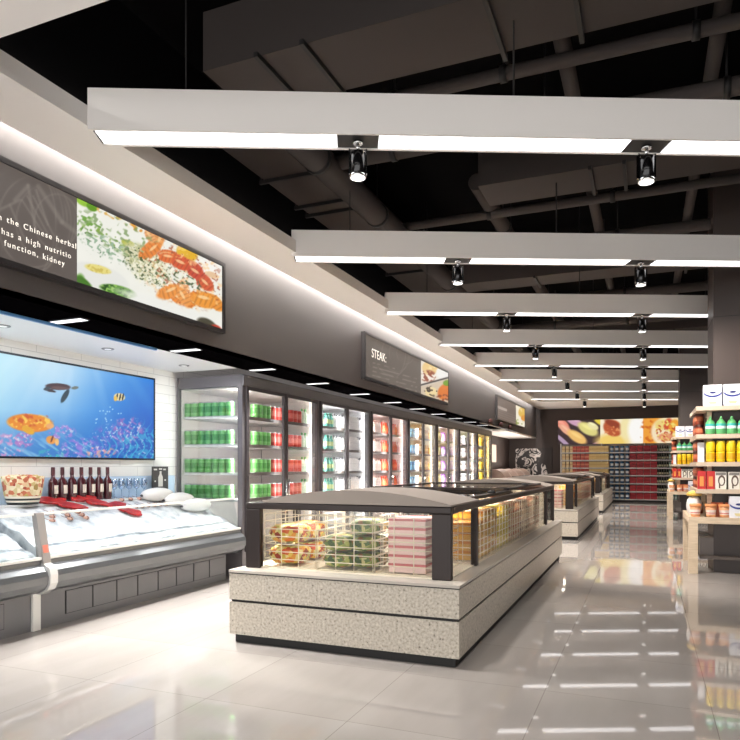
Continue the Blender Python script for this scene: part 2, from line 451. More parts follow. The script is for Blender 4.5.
# ocean lightbox over the fish counter
YO0, YO1, ZO0, ZO1 = 2.3, 5.74, 1.268, 2.15
poster = thing('ocean_lightbox', 'wide backlit ocean picture with sea turtles above the fish counter', 'lightbox', (XA, 4.0, ZO0))
board(poster, XA, .028, YO0, YO1, ZO0, ZO1, .018, mat=M('poster_frame', (30,38,48), .4, .3))
A = Art((XA+.0235, YO0+.018, ZO0+.018), (0,1,0), (0,0,1), YO1-YO0-.036, ZO1-ZO0-.036, 420, 130)
fx = A.px/154; fy = (A.py-350)/108
t = np.clip(fx*.8+fy*.5-.12, 0, 1)
for k in range(3):
    lo, hi = np.array((190,232,248)), np.array((6,104,212))
    A.c[..., k] = lo[k]*(1-t)+hi[k]*t
A.mix(np.exp(-((fx-.36)/.22)**2-((fy-.05)/.5)**2)*.55, (238,248,250))
ang = np.arctan2(A.py-300, A.px-80)
A.mix(np.clip(np.sin(ang*34)*.5+np.sin(ang*19+1)*.5, 0, 1)*.16*np.clip(1.1-fy, 0, 1), (225,245,255))
A.mix(np.clip((fy-.55)*1.6, 0, 1)*np.clip(1.2-fx*.5, 0, 1)*.75, (30,96,178))
A.mix(np.clip(fx*1.5-.9, 0, 1)*np.clip(fy*1.3-.3, 0, 1)*.75, (14,66,160))
A.mix(np.clip((A.noise(12, 1.6, 4)-.55)*4, 0, 1)*np.clip((fy-.72)*6, 0, 1)*(fx < .6)*.7, (150,205,235))
for cx, cy, rx, ry, col, sd in ((8,447,16,14,(235,150,200),1), (24,440,10,8,(190,110,190),2), (62,432,14,7,(190,130,215),3), (80,450,20,12,(170,120,220),4),
                                (112,440,22,16,(120,110,210),5), (140,446,20,18,(60,170,215),6), (100,452,16,6,(250,170,150),7), (50,454,14,5,(60,200,190),8), (128,430,16,14,(180,110,190),9)):
    A.spk(cx, cy, rx, ry, col, 0, 2.6, .5, sd, .72); A.spk(cx, cy, rx, ry, (245,225,240), 0, 2.0, .74, sd+20, .7)
A.mix(np.clip((np.sin(A.px*.9+np.sin(A.py*.25)*3)-.72)*4, 0, 1)*np.clip((fy-.62)*5, 0, 1)*np.clip((fx-.55)*5, 0, 1)*.8, (70,190,225))
A.ell(30, 423, 23, 9, (232,140,44), 4, .15); A.spk(30, 422, 22, 8, (250,205,90), 0, 2.6, .5, 3); A.spk(32, 421, 21, 8, (205,90,40), 0, 3, .62, 8)
A.ell(28, 430, 7, 3.5, (228,170,50), 30, .3); A.ell(50, 426, 4, 2.6, (236,170,110), 0, .3)
A.ell(58, 386.6, 12.5, 3.4, (72,50,58), 3, .2); A.ell(60, 388, 9, 1.6, (112,84,84), 4, .5, .8); A.ell(75, 387.8, 3.6, 1.6, (108,118,112), -8, .3)
A.ell(65, 396, 2.6, 7.6, (44,66,80), 30, .25); A.ell(50, 390.5, 6, 1.5, (60,50,58), 14, .3); A.ell(47, 388.4, 3.6, 1.6, (60,72,84), -18, .3)
A.ell(119.5, 397, 5.6, 3.8, (242,226,170), 8, .25)
for dx in (-2.6, .6, 3.4): A.ell(119.5+dx, 397, .9, 3.6, (40,36,34), 12, .4)
A.ell(115.5, 398.5, 1.8, 2.6, (235,190,70), 0, .4)
A.ell(51, 440, 5, 4, (236,158,74), 20, .3); A.ell(52, 439, 1, 3.6, (120,60,50), 20, .4); A.ell(57, 442, 2, 3.6, (242,190,120), 0, .4)
for q in range(26):
    A.ell(95+A.rng.rand()*40, 404+A.rng.rand()*34, .7, .7, (205,238,250), 0, .6, .8)
A.build('backlit_picture', poster, .98)

# fascia signs
def sign(y0, y1, z0, z1, label):
    t = thing('fascia_sign', label, 'sign', (XF, (y0+y1)/2, z0))
    board(t, XF, .06, y0, y1, z0, z1, .035)
    return t
ZS0, ZS1 = 2.43, 3.08
XS = XF+.0545
s1 = sign(.95, 5.18, ZS0, ZS1, 'nearest fascia sign, taupe text panel beside a shrimp salad picture')
YP = at(77, 240, X=XS)[1]; YQ = at(222, 290, X=XS)[1]
TAU = (96,87,82)
def leafart(A, cx, cy, sc):
    for q in range(7):
        d = np.abs(np.hypot((A.px-cx+sc*.5*q-sc*1.2)/1.0, (A.py-cy-sc*.3)/1.25)-sc*(1+q*.33))
        A.mix(np.clip(1.3-d/(sc*.045), 0, 1)*.35*np.clip(A.noise(sc*.8, sc*.8, 30+q)*2.2-.5, 0, 1), (150,141,132))
A = Art((XS, .99, ZS0+.037), (0,1,0), (0,0,1), YP-.99, ZS1-ZS0-.074, 260, 90, TAU)
leafart(A, 30, 215, 22)
for x0, y0, x1, y1, w in ((28,185,36,232,1.6),(36,190,48,225,1.2),(20,200,-5,212,1.6),(38,186,62,222,2.2),(62,222,80,235,2.4),(28,186,15,200,2.2),(10,205,25,240,1.2),(22,200,45,236,.9),(27,196,50,238,.9),(33,196,54,236,.9)):
    L2 = (x1-x0)**2+(y1-y0)**2; tt = np.clip(((A.px-x0)*(x1-x0)+(A.py-y0)*(y1-y0))/L2, 0, 1)
    A.mix(np.clip(1.4-np.hypot(A.px-x0-tt*(x1-x0), A.py-y0-tt*(y1-y0))/w, 0, 1)*.5, (138,129,121))
A.build('text_panel', s1, .62)
A = Art((XS, YP, ZS0+.037), (0,1,0), (0,0,1), YQ-YP, ZS1-ZS0-.074, 300, 110, (242,241,232))
A.mix(A.noise(9, 9, 1)*.25, (222,224,214))
A.ell(84, 200, 9, 6, (150,196,60), 30); A.ell(92, 207, 6, 4, (96,150,30), 30); A.spk(108, 211, 16, 6, (226,180,90), 30, 3, .5, 3); A.spk(135, 224, 16, 6, (228,160,60), 30, 3, .45, 4)
A.spk(90, 226, 14, 10, (110,160,60), 30, 3, .6, 5); A.spk(112, 240, 34, 6, (130,165,70), 28, 3, .55, 6); A.ell(128, 243, 7, 3, (178,182,70), 20)
A.spk(110, 248, 32, 10, (150,178,150), 22, 2.6, .55, 7); A.spk(108, 252, 30, 9, (70,104,70), 22, 2.4, .72, 8); A.spk(85, 235, 8, 8, (70,110,50), 0, 2.6, .68, 9)
A.ell(100, 277, 30, 12, (230,230,224), 20, .15); A.ell(98, 269, 13.5, 4, (232,218,130), 14, .25); A.spk(98, 269, 13, 4, (206,186,90), 14, 2, .55, 2)
A.ell(80, 282, 5, 8, (92,150,50), 0, .5); A.ell(84, 283, 10, 4, (70,120,36), 40, .4); A.ell(118, 291, 18, 5.5, (82,140,44), 14, .3); A.spk(118, 291, 18, 5.5, (150,196,90), 14, 2, .55, 3); A.spk(118, 291, 18, 5.5, (36,80,20), 14, 2.2, .6, 13)
A.ell(146, 263, 26, 13, (222,218,186), 40, .5); A.spk(146, 264, 27, 15, (196,196,150), 40, 2.4, .5, 14); A.spk(146, 266, 28, 15, (74,92,54), 40, 2.2, .62, 15); A.spk(160, 272, 26, 12, (250,246,226), 30, 2, .58, 16)
A.ell(187, 253, 11, 8, (226,178,40), 28, .25); A.ell(183, 248, 4, 3, (240,205,90), 28)
A.ell(208, 270, 13, 14, (246,244,238), 20, .2); A.ell(212, 275, 7, 3, (226,190,150), 20, .4)
def shrimp(cx, cy, r, rot, col):
    A.ell(cx, cy, r, r*.55, col, rot, .25)
    for q in range(4):
        t = math.radians(rot); o = (q-1.5)*r*.42
        A.ell(cx+o*math.cos(t), cy+o*math.sin(t), r*.09, r*.5, tuple(int(v*.82) for v in col), rot+8, .5, .8)
    A.ell(cx-r*.2*math.sin(math.radians(rot)), cy-r*.22, r*.5, r*.14, (252,214,160), rot, .6, .8)
for cx, cy, r, rot, col in ((150,250,12,-40,(232,132,52)),(158,240,10,-70,(238,160,90)),(168,256,10,10,(226,110,48)),(180,262,11,25,(222,96,44)),(192,268,11,30,(206,72,40)),
                            (203,281,11,42,(214,84,44)),(168,292,11,-25,(236,144,62)),(178,298,9,40,(238,140,58)),(184,290,9,70,(240,170,110)),(193,299,10,-50,(236,140,48)),(205,300,13,14,(238,150,48)),(216,303,9,50,(236,150,56)),(150,236,7,60,(240,170,110))):
    shrimp(cx, cy, r*1.12, rot, col)
A.spk(184, 274, 44, 34, (250,206,150), 30, 3.2, .62, 31, .7); A.spk(184, 276, 44, 30, (150,60,30), 30, 2.4, .7, 32, .7)
A.spk(150, 268, 22, 18, (244,240,214), 40, 2.0, .52, 33, .9); A.spk(150, 270, 22, 16, (64,84,44), 40, 2.0, .68, 34, .9)
A.spk(120, 236, 50, 16, (120,150,90), 26, 3.5, .64, 35, .8); A.spk(176, 290, 34, 9, (252,250,240), 20, 2.2, .6, 36, .8)
A.spk(186, 276, 22, 9, (236,236,214), 25, 2.4, .5, 21); A.spk(188, 278, 24, 9, (78,96,60), 25, 2.2, .66, 22)
for cx, cy, r, rot, col in ((152,250,10,-40,(232,132,52)),(168,258,9,10,(226,110,48)),(181,264,10,25,(214,84,40)),(196,273,10,34,(200,66,38)),(206,284,9,44,(214,90,48)),(170,292,11,-25,(238,150,66)),(184,297,10,60,(240,158,80)),(204,300,12,14,(240,156,56))):
    shrimp(cx, cy, r, rot, col)
A.ell(165, 306, 50, 6, (238,238,232), 18, .5, .8); A.ell(207, 325, 11, 6, (70,66,50), 30, .3); A.ell(216, 329, 6, 4, (190,60,40), 30, .4)
A.build('food_picture', s1, .98)
ztx = [at(0, 221, X=XS)[2], at(0, 241, X=XS)[2], at(0, 262, X=XS)[2]]
words('in the Chinese herbal', (XS+.002, 2.82, at(38, 232.5, X=XS)[2]-.012), .052, s1, sx=1.0)
words('shrimp has a high nutritio', (XS+.002, 2.645, at(38, 245, X=XS)[2]-.012), .052, s1, sx=1.0)
words('function, kidney', (XS+.002, at(4, 250, X=XS)[1], at(35, 254, X=XS)[2]-.014), .052, s1, sx=1.0)
s2 = sign(8.5, 12.75, ZS0-.01, ZS1, 'middle fascia sign headed STEAK beside a small bread and fruit picture')
YP = at(421, 370, X=XS)[1]
A = Art((XS, 8.54, ZS0+.03), (0,1,0), (0,0,1), YP-8.54, ZS1-ZS0-.067, 120, 60, (100,90,82))
leafart(A, 395, 350, 9)
for q in range(7):
    y_ = 362.5+q*4.2; sl = (A.px-372)*.27
    A.mix(np.clip(1-np.abs(A.py-y_-sl)/1.0, 0, 1)*np.clip(A.noise(2.1, 900, 40+q)*3-.8, 0, 1)*(A.px < 417-(q == 0)*22-(q == 6)*16)*(A.px > 371)*.42, (210,200,188))
A.build('text_panel', s2, .62)
words('STEAK:', (XS+.002, at(371.5, 352, X=XS)[1], at(372, 356, X=XS)[2]-.015), .18, s2, sx=1.0, sp=1.05)
A = Art((XS, YP, ZS0+.03), (0,1,0), (0,0,1), 12.71-YP, ZS1-ZS0-.067, 110, 60, (238,232,222))
A.ell(430, 368, 8, 7, (230,196,130)); A.spk(428, 376, 8, 6, (150,70,40), 0, 2, .4, 2); A.spk(434, 364, 9, 6, (246,226,170), 0, 2.2, .5, 4); A.ell(443, 373, 7, 6, (240,238,234), 30)
sl = (A.px-421)*-.27
A.mix(np.clip(1.3-np.abs(A.py-385-sl)/1.1, 0, 1), (60,48,44))
A.mix((A.py > 386.5+sl)*.8, (206,186,160)); A.ell(431, 392, 6, 5, (236,214,160)); A.spk(431, 392, 7, 6, (60,44,34), 0, 2, .6, 3); A.ell(444, 392, 6, 8, (222,122,46), 20); A.ell(447, 383, 4, 3, (120,160,50)); A.spk(443, 398, 7, 4, (140,64,30), 0, 2, .5, 6)
A.build('food_picture', s2, .98)
s3 = sign(17.4, 21.7, ZS0, ZS1+.01, 'farthest fascia sign with text panel and pale food picture')
YP = at(516, 408, X=XS)[1]
A = Art((XS, 17.44, ZS0+.037), (0,1,0), (0,0,1), YP-17.44, ZS1-ZS0-.067, 60, 40, (112,98,90))
A.mix(((np.abs(A.py-407.5-(A.px-500)*.42) < 1.3) & (A.px < 507))*.6, (225,212,200))
for q in range(5): A.mix(np.clip(1-np.abs(A.py-410.5-q*2.2-(A.px-500)*.36)/.6, 0, 1)*.5, (170,155,145))
A.build('text_panel', s3, .62)
A = Art((XS, YP, ZS0+.037), (0,1,0), (0,0,1), 21.66-YP, ZS1-ZS0-.067, 60, 40, (242,234,214))
A.ell(522, 412, 3.6, 5, (226,186,90), 10); A.ell(524, 418, 3, 3, (222,150,60)); A.spk(519, 423, 4, 4, (140,160,70), 0, 1.6, .5, 3); A.spk(521, 408, 4, 4, (240,215,150), 0, 1.6, .5, 4)
A.build('food_picture', s3, .98)

# ------------------------------------------------------------------ fish counter
YJ = 3.555
def counter(name, y0, y1, label, npan, pan_y, end=False):
    t = thing(name, label, 'counter', (-4.4, (y0+y1)/2, 0))
    inv = Matrix.Translation(t.location).inverted()
    def part(nm, mb, mats, par=None, bevel=0):
        o = mb.build(nm, mats, t if par is None else par, bevel=bevel)
        if par is None: o.matrix_parent_inverse = inv
        return o
    part('plinth', MB().box(-4.86, -4.13, y0, y1-(.12 if end else 0), 0, .30), PLINTH)
    for a, c in zip(pan_y[:-1], pan_y[1:]):
        b = MB(); b.box(-4.13, -4.128, a, c, .065, .245, 1); b.box(-4.128, -4.122, a+.008, c-.008, .07, .24)
        part('service_panel', b, [PLINTH, BLKM])
    pr = [(-4.86,.29),(-4.13,.29),(-4.04,.285),(-3.985,.315),(-3.955,.36),(-3.95,.41),(-3.965,.45),(-4.0,.48),(-4.03,.49),(-4.03,.525),(-4.06,.525),(-4.06,.40),(-4.86,.40)]
    part('bumper', MB().prism(pr, 'y', y0, y1, 0, False), STEEL, bevel=.006)
    part('glass_ledge', MB().box(-4.062, -4.022, y0, y1, .526, .546), M('white_ledge', (232,230,224), .35))
    g = MB(); g.prism([(-4.045,.546),(-4.035,.546),(-4.105,.845),(-4.115,.845)], 'y', y0+.01, y1-.01)
    part('front_glass', g, glass('counter_glass', (250,252,252), .05))
    part('glass_rail', MB().box(-4.13, -4.1, y0, y1, .845, .862), M('rail_white', (236,234,228), .3))
    part('rear_ledge', MB().box(-4.9, -4.74, y0, y1, .40, .885), M('ledge_white', (236,238,240), .4))
    if end:
        part('end_glass', MB().prism([(-4.74,.53),(-4.05,.53),(-4.115,.85),(-4.74,.89)], 'y', y1-.01, y1), glass('counter_glass'))
        part('end_panel', MB().prism([(-4.86,.3),(-4.1,.3),(-3.99,.36),(-3.99,.44),(-4.05,.52),(-4.86,.52)], 'y', y1+.001, y1+.015), STEEL)
    b = MB(); nx, ny = 14, max(8, int((y1-y0)*14))
    V = []
    for i in range(nx+1):
        row = []
        for j in range(ny+1):
            x = -4.065-(.675)*i/nx; y = y0+.02+(y1-y0-.04)*j/ny
            e = math.sin(math.pi*min(1, (i/nx)*1.1)) if i else 0
            z = ice_z(x)+(random.random()-.5)*.022*e+.012*math.sin(x*23+y*9)*e
            row.append(b.bm.verts.new((x, y, z)))
        V.append(row)
    for i in range(nx):
        for j in range(ny): b._f([V[i][j], V[i+1][j], V[i+1][j+1], V[i][j+1]], 0, True)
    low = [[b.bm.verts.new((v.co.x, v.co.y, .41)) for v in (V[i][0], V[i][ny])] for i in (0, nx)]
    b._f([low[0][0], low[1][0], low[1][1], low[0][1]], 0)
    for i in range(nx): pass
    b._f([V[i][0] for i in range(nx+1)]+[low[1][0], low[0][0]], 0); b._f([V[i][ny] for i in range(nx+1)]+[low[1][1], low[0][1]], 0)
    b._f([V[0][j] for j in range(ny+1)]+[low[0][1], low[0][0]], 0); b._f([V[nx][j] for j in range(ny+1)]+[low[1][1], low[1][0]], 0)
    o = part('ice_bed', b, ICE); o['kind'] = 'stuff'
    return t
def ice_z(x): return .555+(-4.065-x)*.46
pan = [at(x, 600, X=-4.13)[1] for x in (65,92,116,137,157.4,175.7,193,208.8,223.7)]
counter('fish_counter', YJ+.035, 6.07, 'long grey steel fish counter heaped with ice under the ocean picture', 8, pan, True)
counter('fish_counter', 1.6, YJ-.035, 'nearer grey steel counter cut off by the left photo edge', 3, [2.5,2.77,3.04,3.3])
t = thing('counter_joint', 'white and grey upright strip between the two fish counters', 'post', (-4.05, YJ, 0))
MB().prism([(-.1,0),(-.06,0),(-.06,.3),(-.1,.3)], 'y', -.033, .033).build('lower_strip', M('rail_white'), t)
pr = [(-.1,.275),(.02,.275),(.08,.31),(.11,.36),(.112,.42),(.1,.47),(.04,.5),(-.02,.5),(-.02,.47),(.06,.44),(.07,.4),(.06,.35),(0,.31),(-.1,.3)]
MB().prism(pr, 'y', -.033, .033).build('curved_strip', M('joint_white', (224,224,222), .25, .3), t)
MB().prism([(-.02,.5),(.045,.5),(-.03,.86),(-.075,.86)], 'y', -.033, .033).build('upper_post', M('joint_grey', (150,144,140), .4, .2), t)
p = MB(); p.prism([(.0305,.575),(.0325,.575),(.0215,.63),(.0195,.63)], 'y', -.022, .022); p.build('red_sticker', M('sticker_red', (214,120,100), .5), t)

def on_ice(px, py):
    u = (px-CXP)/FPX; v = -(py-HYP)/FPX; r = (u*cY-sY, u*sY+cY, v)
    k = .555-1.2-4.065*.46; tt = k/(r[2]+.46*r[0])
    return Vector((r[0]*tt, r[1]*tt, r[2]*tt+CH))
TILT = math.atan(.46)
# red fillets
RED = noisy('red_fish_flesh', [(.35,(150,16,22)), (.7,(200,48,48))], 22, .35)
for i, (px, py, L_, W_, rz, lb) in enumerate(((48,503,.34,.13,80,'flat red fillet on ice beside the food tub'), (70,508,.26,.12,60,'red fillet lying on ice below the leftmost wine bottles'),
        (82,501,.30,.10,95,'long red fillet on ice just under the wine bottles'), (97,505,.22,.11,70,'middle red fillet lying across the ice'),
        (116,507,.24,.09,90,'red fillet on ice right of the wine bottles'), (131,514,.22,.12,50,'frontmost red fillet at the right on the ice'))):
    p = on_ice(px, py)
    b = MB(); n = 14; out = []
    for k in range(n):
        a = 2*math.pi*k/n; g = 1+.16*math.sin(3*a+i)+.1*math.sin(5*a+2*i)
        out.append((math.cos(a)*L_/2*g, math.sin(a)*W_/2*g))
    b.prism(out, 'z', 0, .022, 0)
    o = b.build('fish_fillet', RED, bevel=.006); o.location = p+Vector((0,0,.014)); o.rotation_euler = (0, TILT, 0)
    o.rotation_euler = (Matrix.Rotation(TILT, 3, 'Y') @ Matrix.Rotation(R(rz), 3, 'Z')).to_euler()
    tag(o, lb, 'fish', 'red fillets on the ice')
# rows of small shellfish
sh = None
for r_, (x0, y0, x1, y1, n, rowname) in enumerate(((50,513,50,521,3,'leftmost'), (63,512,68,519,3,'second'), (76,512,84,518,3,'third'), (120,500,146,498,4,'back right'), (134,507,176,503,8,'front right'))):
    for k in range(n):
        f = k/(n-1); p = on_ice(x0+(x1-x0)*f, y0+(y1-y0)*f)
        lab = f'small pink and brown prawn on ice, {ORD[k]} in the {rowname} row'
        if sh is None:
            b = MB()
            for q in range(7):
                a = R(-70+q*24); b.ball((math.cos(a)*.03, math.sin(a)*.03, .012), .014-.001*q, .014-.001*q, .013, 1 if q % 3 == 2 else 0, 8, 6)
            b.tube((.02,-.03,.012), (-.05,-.055,.012), .002, 1, 5)
            sh = b.build('prawn', [M('prawn_pink', (228,180,160), .4), M('prawn_brown', (128,86,78), .4)])
            tag(sh, lab, 'prawn', 'prawns laid in rows on the ice'); sh.location = p; sh.rotation_euler = (0, TILT, R(30)); 
        else:
            o = dup(sh, p, lab); o.rotation_euler = (0, TILT, R(30))
# whole white fish
fs = None
for k, (px, py, lab) in enumerate(((184,496,'plump white fish at the back of three on ice'), (193,500,'middle one of three plump white fish on ice'), (204,504,'frontmost of three plump white fish on ice'))):
    p = Vector(((-4.68, 5.53, 0), (-4.56, 5.72, 0), (-4.42, 5.83, 0))[k]); p.z = ice_z(p.x)+.022
    if fs is None:
        fs = thing('whole_fish', lab, 'fish', p, R(78), 'white fish on the ice')
        MB().ball((0,0,.05), .2, .1, .072, 0, 22, 14, lambda q: 1-.06*max(0, q.x)).build('fish_body', M('fish_white', (236,234,230), .3), fs)
        MB().ball((-.19,0,.045), .022, .02, .014, 0, 10, 6).build('mouth', M('fish_dark', (70,64,66), .4), fs)
        b = MB(); b.ball((-.02,0,.117), .045, .012, .008, 0, 10, 6); b.build('back_fin', M('fish_grey', (120,116,116), .4), fs)
        b = MB(); b.prism([(.18,.045),(.222,.06),(.215,.045),(.222,.028)], 'y', -.006, .006); b.build('tail', M('fish_pale', (210,206,202), .4), fs)
        for s_ in (-1, 1): MB().ball((-.145, s_*.05, .062), .008, .006, .008, 0, 8, 6).build('eye', M('fish_dark'), fs)
    else: dup(fs, p, lab)
# food tub, wine bottles, glasses, menu board
p0 = at(23, 500, X=-4.8); p0.z = .885
t = thing('food_tub', 'tapered tub printed with noodles and meat standing left of the wine bottles', 'tub', p0)
NOOD = noisy('printed_noodles', [(.0,(150,40,30)), (.28,(214,120,80)), (.4,(236,214,170)), (.62,(246,232,200)), (.8,(196,170,90)), (1,(120,60,40))], 32, .5, kind='v')
b = MB(); b.lathe([(.139,.07),(.142,.08),(.163,.215),(.165,.232),(.15,.236)], n=26); b.build('printed_wall', NOOD, t)
b = MB(); b.lathe([(.118,0,0),(.124,.02,1),(.129,.036,0),(.134,.052,1),(.139,.0695,1)], n=26); b.build('banded_base', [M('band_dark', (40,44,44), .4), M('band_cream', (236,226,206), .4)], t)
b = MB()
for q in range(16):
    a = q*2.4; r_ = .03+.1*(q/16)**.7
    b.ball((math.cos(a)*r_, math.sin(a)*r_, .228), .03, .026, .02, 0, 8, 6)
b.build('food_topping', NOOD, t)
WB = None
for k, px in enumerate((53,62.4,72,81.4,90.5,99,107.5)):
    p = at(px, 499, X=-4.82); p.z = .885
    lab = f'dark red wine bottle on counter ledge, {ORD[k]} of seven from the left'
    if WB is None:
        WB = thing('wine_bottle', lab, 'bottle', p, 0, 'wine bottles on the counter ledge')
        b = MB(); b.lathe([(.038,0),(.042,.008),(.042,.165),(.036,.192),(.018,.215),(.0155,.24)], n=18); b.build('bottle_body', M('wine_glass_red', (74,26,34), .12, coat=.5), WB)
        b = MB(); b.lathe([(.0165,.2402),(.017,.245),(.017,.305),(.015,.309)], n=14); b.build('foil_cap', M('foil_maroon', (78,34,40), .35), WB)
        b = MB(); n = 10
        A0 = [(math.cos(R(-28+q*80/n))*.0428, math.sin(R(-28+q*80/n))*.0428) for q in range(n+1)]
        for q in range(n):
            v = [b.bm.verts.new((x, y, z)) for (x, y), z in ((A0[q],.075),(A0[q+1],.075),(A0[q+1],.15),(A0[q],.15))]; b._f(v, 0, True)
        b.build('paper_label', M('label_cream', (236,228,214), .6), WB)
    else: dup(WB, p, lab)
WG = None
GL2 = glass('goblet_glass', (222,236,248), .5, .05)
for k, px in enumerate((114,121.5,129,136.5,144)):
    p = at(px, 497, X=-4.82); p.z = .885
    lab = f'clear wine glass on the ledge before blue backsplash, {ORD[k]} of five from left'
    if WG is None:
        WG = thing('wine_glass', lab, 'glass', p, 0, 'wine glasses on the ledge')
        MB().lathe([(.032,0),(.032,.003),(.006,.007)], n=16).build('foot', GL2, WG)
        MB().tube((0,0,.0072), (0,0,.0828), .004, n=8).build('stem', GL2, WG)
        MB().lathe([(.006,.083),(.028,.1),(.036,.13),(.034,.165),(.029,.195),(.026,.195),(.031,.163),(.033,.13),(.025,.102),(.004,.087)], n=18).build('bowl', GL2, WG)
    else: dup(WG, p, lab)
p = at(160.5, 492, X=-4.83); p.z = .885
t = thing('menu_board', 'small dark chalk board with white bottle drawing on counter ledge', 'board', p)
MB().box(-.012, .0, -.125, .125, 0, .315).build('panel', M('board_charcoal', (66,64,64), .6), t)
b = MB(); b.prism([(-.035,.1),(.035,.1),(.035,.2),(.014,.235),(.014,.265),(-.014,.265),(-.014,.235),(-.035,.2)], 'x', .0, .002)
b.build('bottle_drawing', M('chalk_white', (214,212,208), .7), t)
b = MB()
for y, z, w in ((-.08,.285,.05),(.0,.29,.05),(.065,.285,.04),(-.085,.16,.02),(.075,.17,.022),(-.075,.06,.035),(.0,.055,.05),(.075,.06,.03)): b.box(0, .002, y-w/2, y+w/2, z-.01, z+.006)
b.build('chalk_marks', M('chalk_white'), t)
b = MB(); b.box(XA, XA+.012, 1.6, 6.08, .86, 1.1)
struct('trim_7', b, M('blue_glass_panel', (200,222,244), .2))

# ------------------------------------------------------------------ product prototypes
def can(name, rgb, band, cat, lid=(200,200,200)):
    b = MB(); r = .046
    b.lathe([(.038,0,2),(r,.008,0),(r,.05,1),(r,.115,0),(r,.155,2),(.038,.168,2),(.036,.166,2)], n=14)
    o = b.build(name, [M(name+'_paint', rgb, .3, .2), M(name+'_band', band, .35, .1), M('can_lid', lid, .3, .8)]); tag(o, name, cat); return o
def bottle(name, rgb, label, cap, cat, h=.21, r=.036, dark=None):
    b = MB()
    b.lathe([(r*.9,0,0),(r,.008*h/.21,0),(r,.05*h/.21,1),(r,.115*h/.21,0),(r*.9,.14*h/.21,0),(r*.4,.175*h/.21,2),(r*.42,.18*h/.21,2),(r*.4,h,2)], n=14)
    o = b.build(name, [M(name+'_plastic', rgb, .35), M(name+'_label', label, .5), M(name+'_cap', cap, .4)]); tag(o, name, cat); return o
def carton(name, rgb, band, cat, w=.085, d=.07, h=.2, z0=.35, z1=.6, top=None):
    b = MB()
    for a, c, m in ((0, z0, 0), (z0, z1, 1), (z1, 1, 0)): b.box(-d/2, d/2, -w/2, w/2, a*h, c*h, m)
    o = b.build(name, [M(name+'_card', rgb, .5), M(name+'_band', band, .5)]); tag(o, name, cat); return o
PR = {
 'green': can('green_drink_can', (124,190,112), (88,158,80), 'can'),
 'red': can('red_drink_can', (206,74,66), (226,120,110), 'can'),
 'palegreen': bottle('pale_green_bottle', (216,232,214), (206,226,204), (110,180,110), 'bottle', .2, .034),
 'teal': bottle('teal_bottle', (112,184,170), (206,216,160), (70,150,130), 'bottle', .2, .034),
 'white': bottle('white_bottle', (240,238,238), (232,232,234), (120,120,124), 'bottle', .21, .037),
 'milk': carton('white_milk_carton', (242,240,240), (228,226,228), 'carton', .088, .07, .2, .55, .62),
 'cream': bottle('cream_bottle', (240,224,216), (226,206,198), (190,160,150), 'bottle', .215, .036),
 'orange': bottle('orange_juice_bottle', (226,88,52), (236,120,70), (226,70,40), 'bottle', .2, .037),
 'pink': bottle('pale_pink_bottle', (240,206,206), (232,180,184), (220,170,176), 'bottle', .2, .036),
 'blue': carton('blue_carton', (66,130,170), (104,160,190), 'carton', .1, .07, .17),
 'plain': carton('plain_white_carton', (246,242,234), (240,232,220), 'carton', .1, .07, .19),
 'brown': carton('brown_striped_carton', (168,132,104), (232,214,186), 'carton', .08, .07, .2, .3, .8),
 'tan': carton('tan_carton', (190,152,110), (226,196,140), 'carton', .09, .07, .19),
 'amber': bottle('amber_bottle', (226,166,84), (236,190,110), (200,140,70), 'bottle', .19, .037),
 'ivory': bottle('ivory_yellow_bottle', (248,240,200), (244,230,170), (230,210,130), 'bottle', .2, .036),
 'purple': bottle('purple_bottle', (190,140,206), (212,176,222), (170,110,190), 'bottle', .2, .037),
 'lavender': bottle('lavender_bottle', (226,206,228), (216,190,218), (200,170,206), 'bottle', .2, .037),
 'mono': carton('white_carton_with_dark_mark', (240,240,238), (96,92,96), 'carton', .1, .07, .2, .6, .72),
 'beige': carton('beige_carton', (226,214,196), (210,194,170), 'carton', .09, .07, .19),
 'yellow': carton('yellow_carton', (232,196,40), (206,160,30), 'carton', .1, .07, .2),
 'gold': carton('gold_carton', (206,168,70), (226,196,110), 'carton', .09, .07, .2),
}
NICE = {'green':'green drink can','red':'red drink can','palegreen':'pale green bottle','teal':'teal bottle','white':'white bottle','milk':'white milk carton','cream':'cream bottle','orange':'orange juice bottle','pink':'pale pink bottle','blue':'blue carton','plain':'plain white carton','brown':'brown striped carton','tan':'tan carton','amber':'amber bottle','ivory':'ivory yellow bottle','purple':'purple bottle','lavender':'lavender bottle','mono':'dark marked carton','beige':'beige carton','yellow':'yellow carton','gold':'gold carton'}
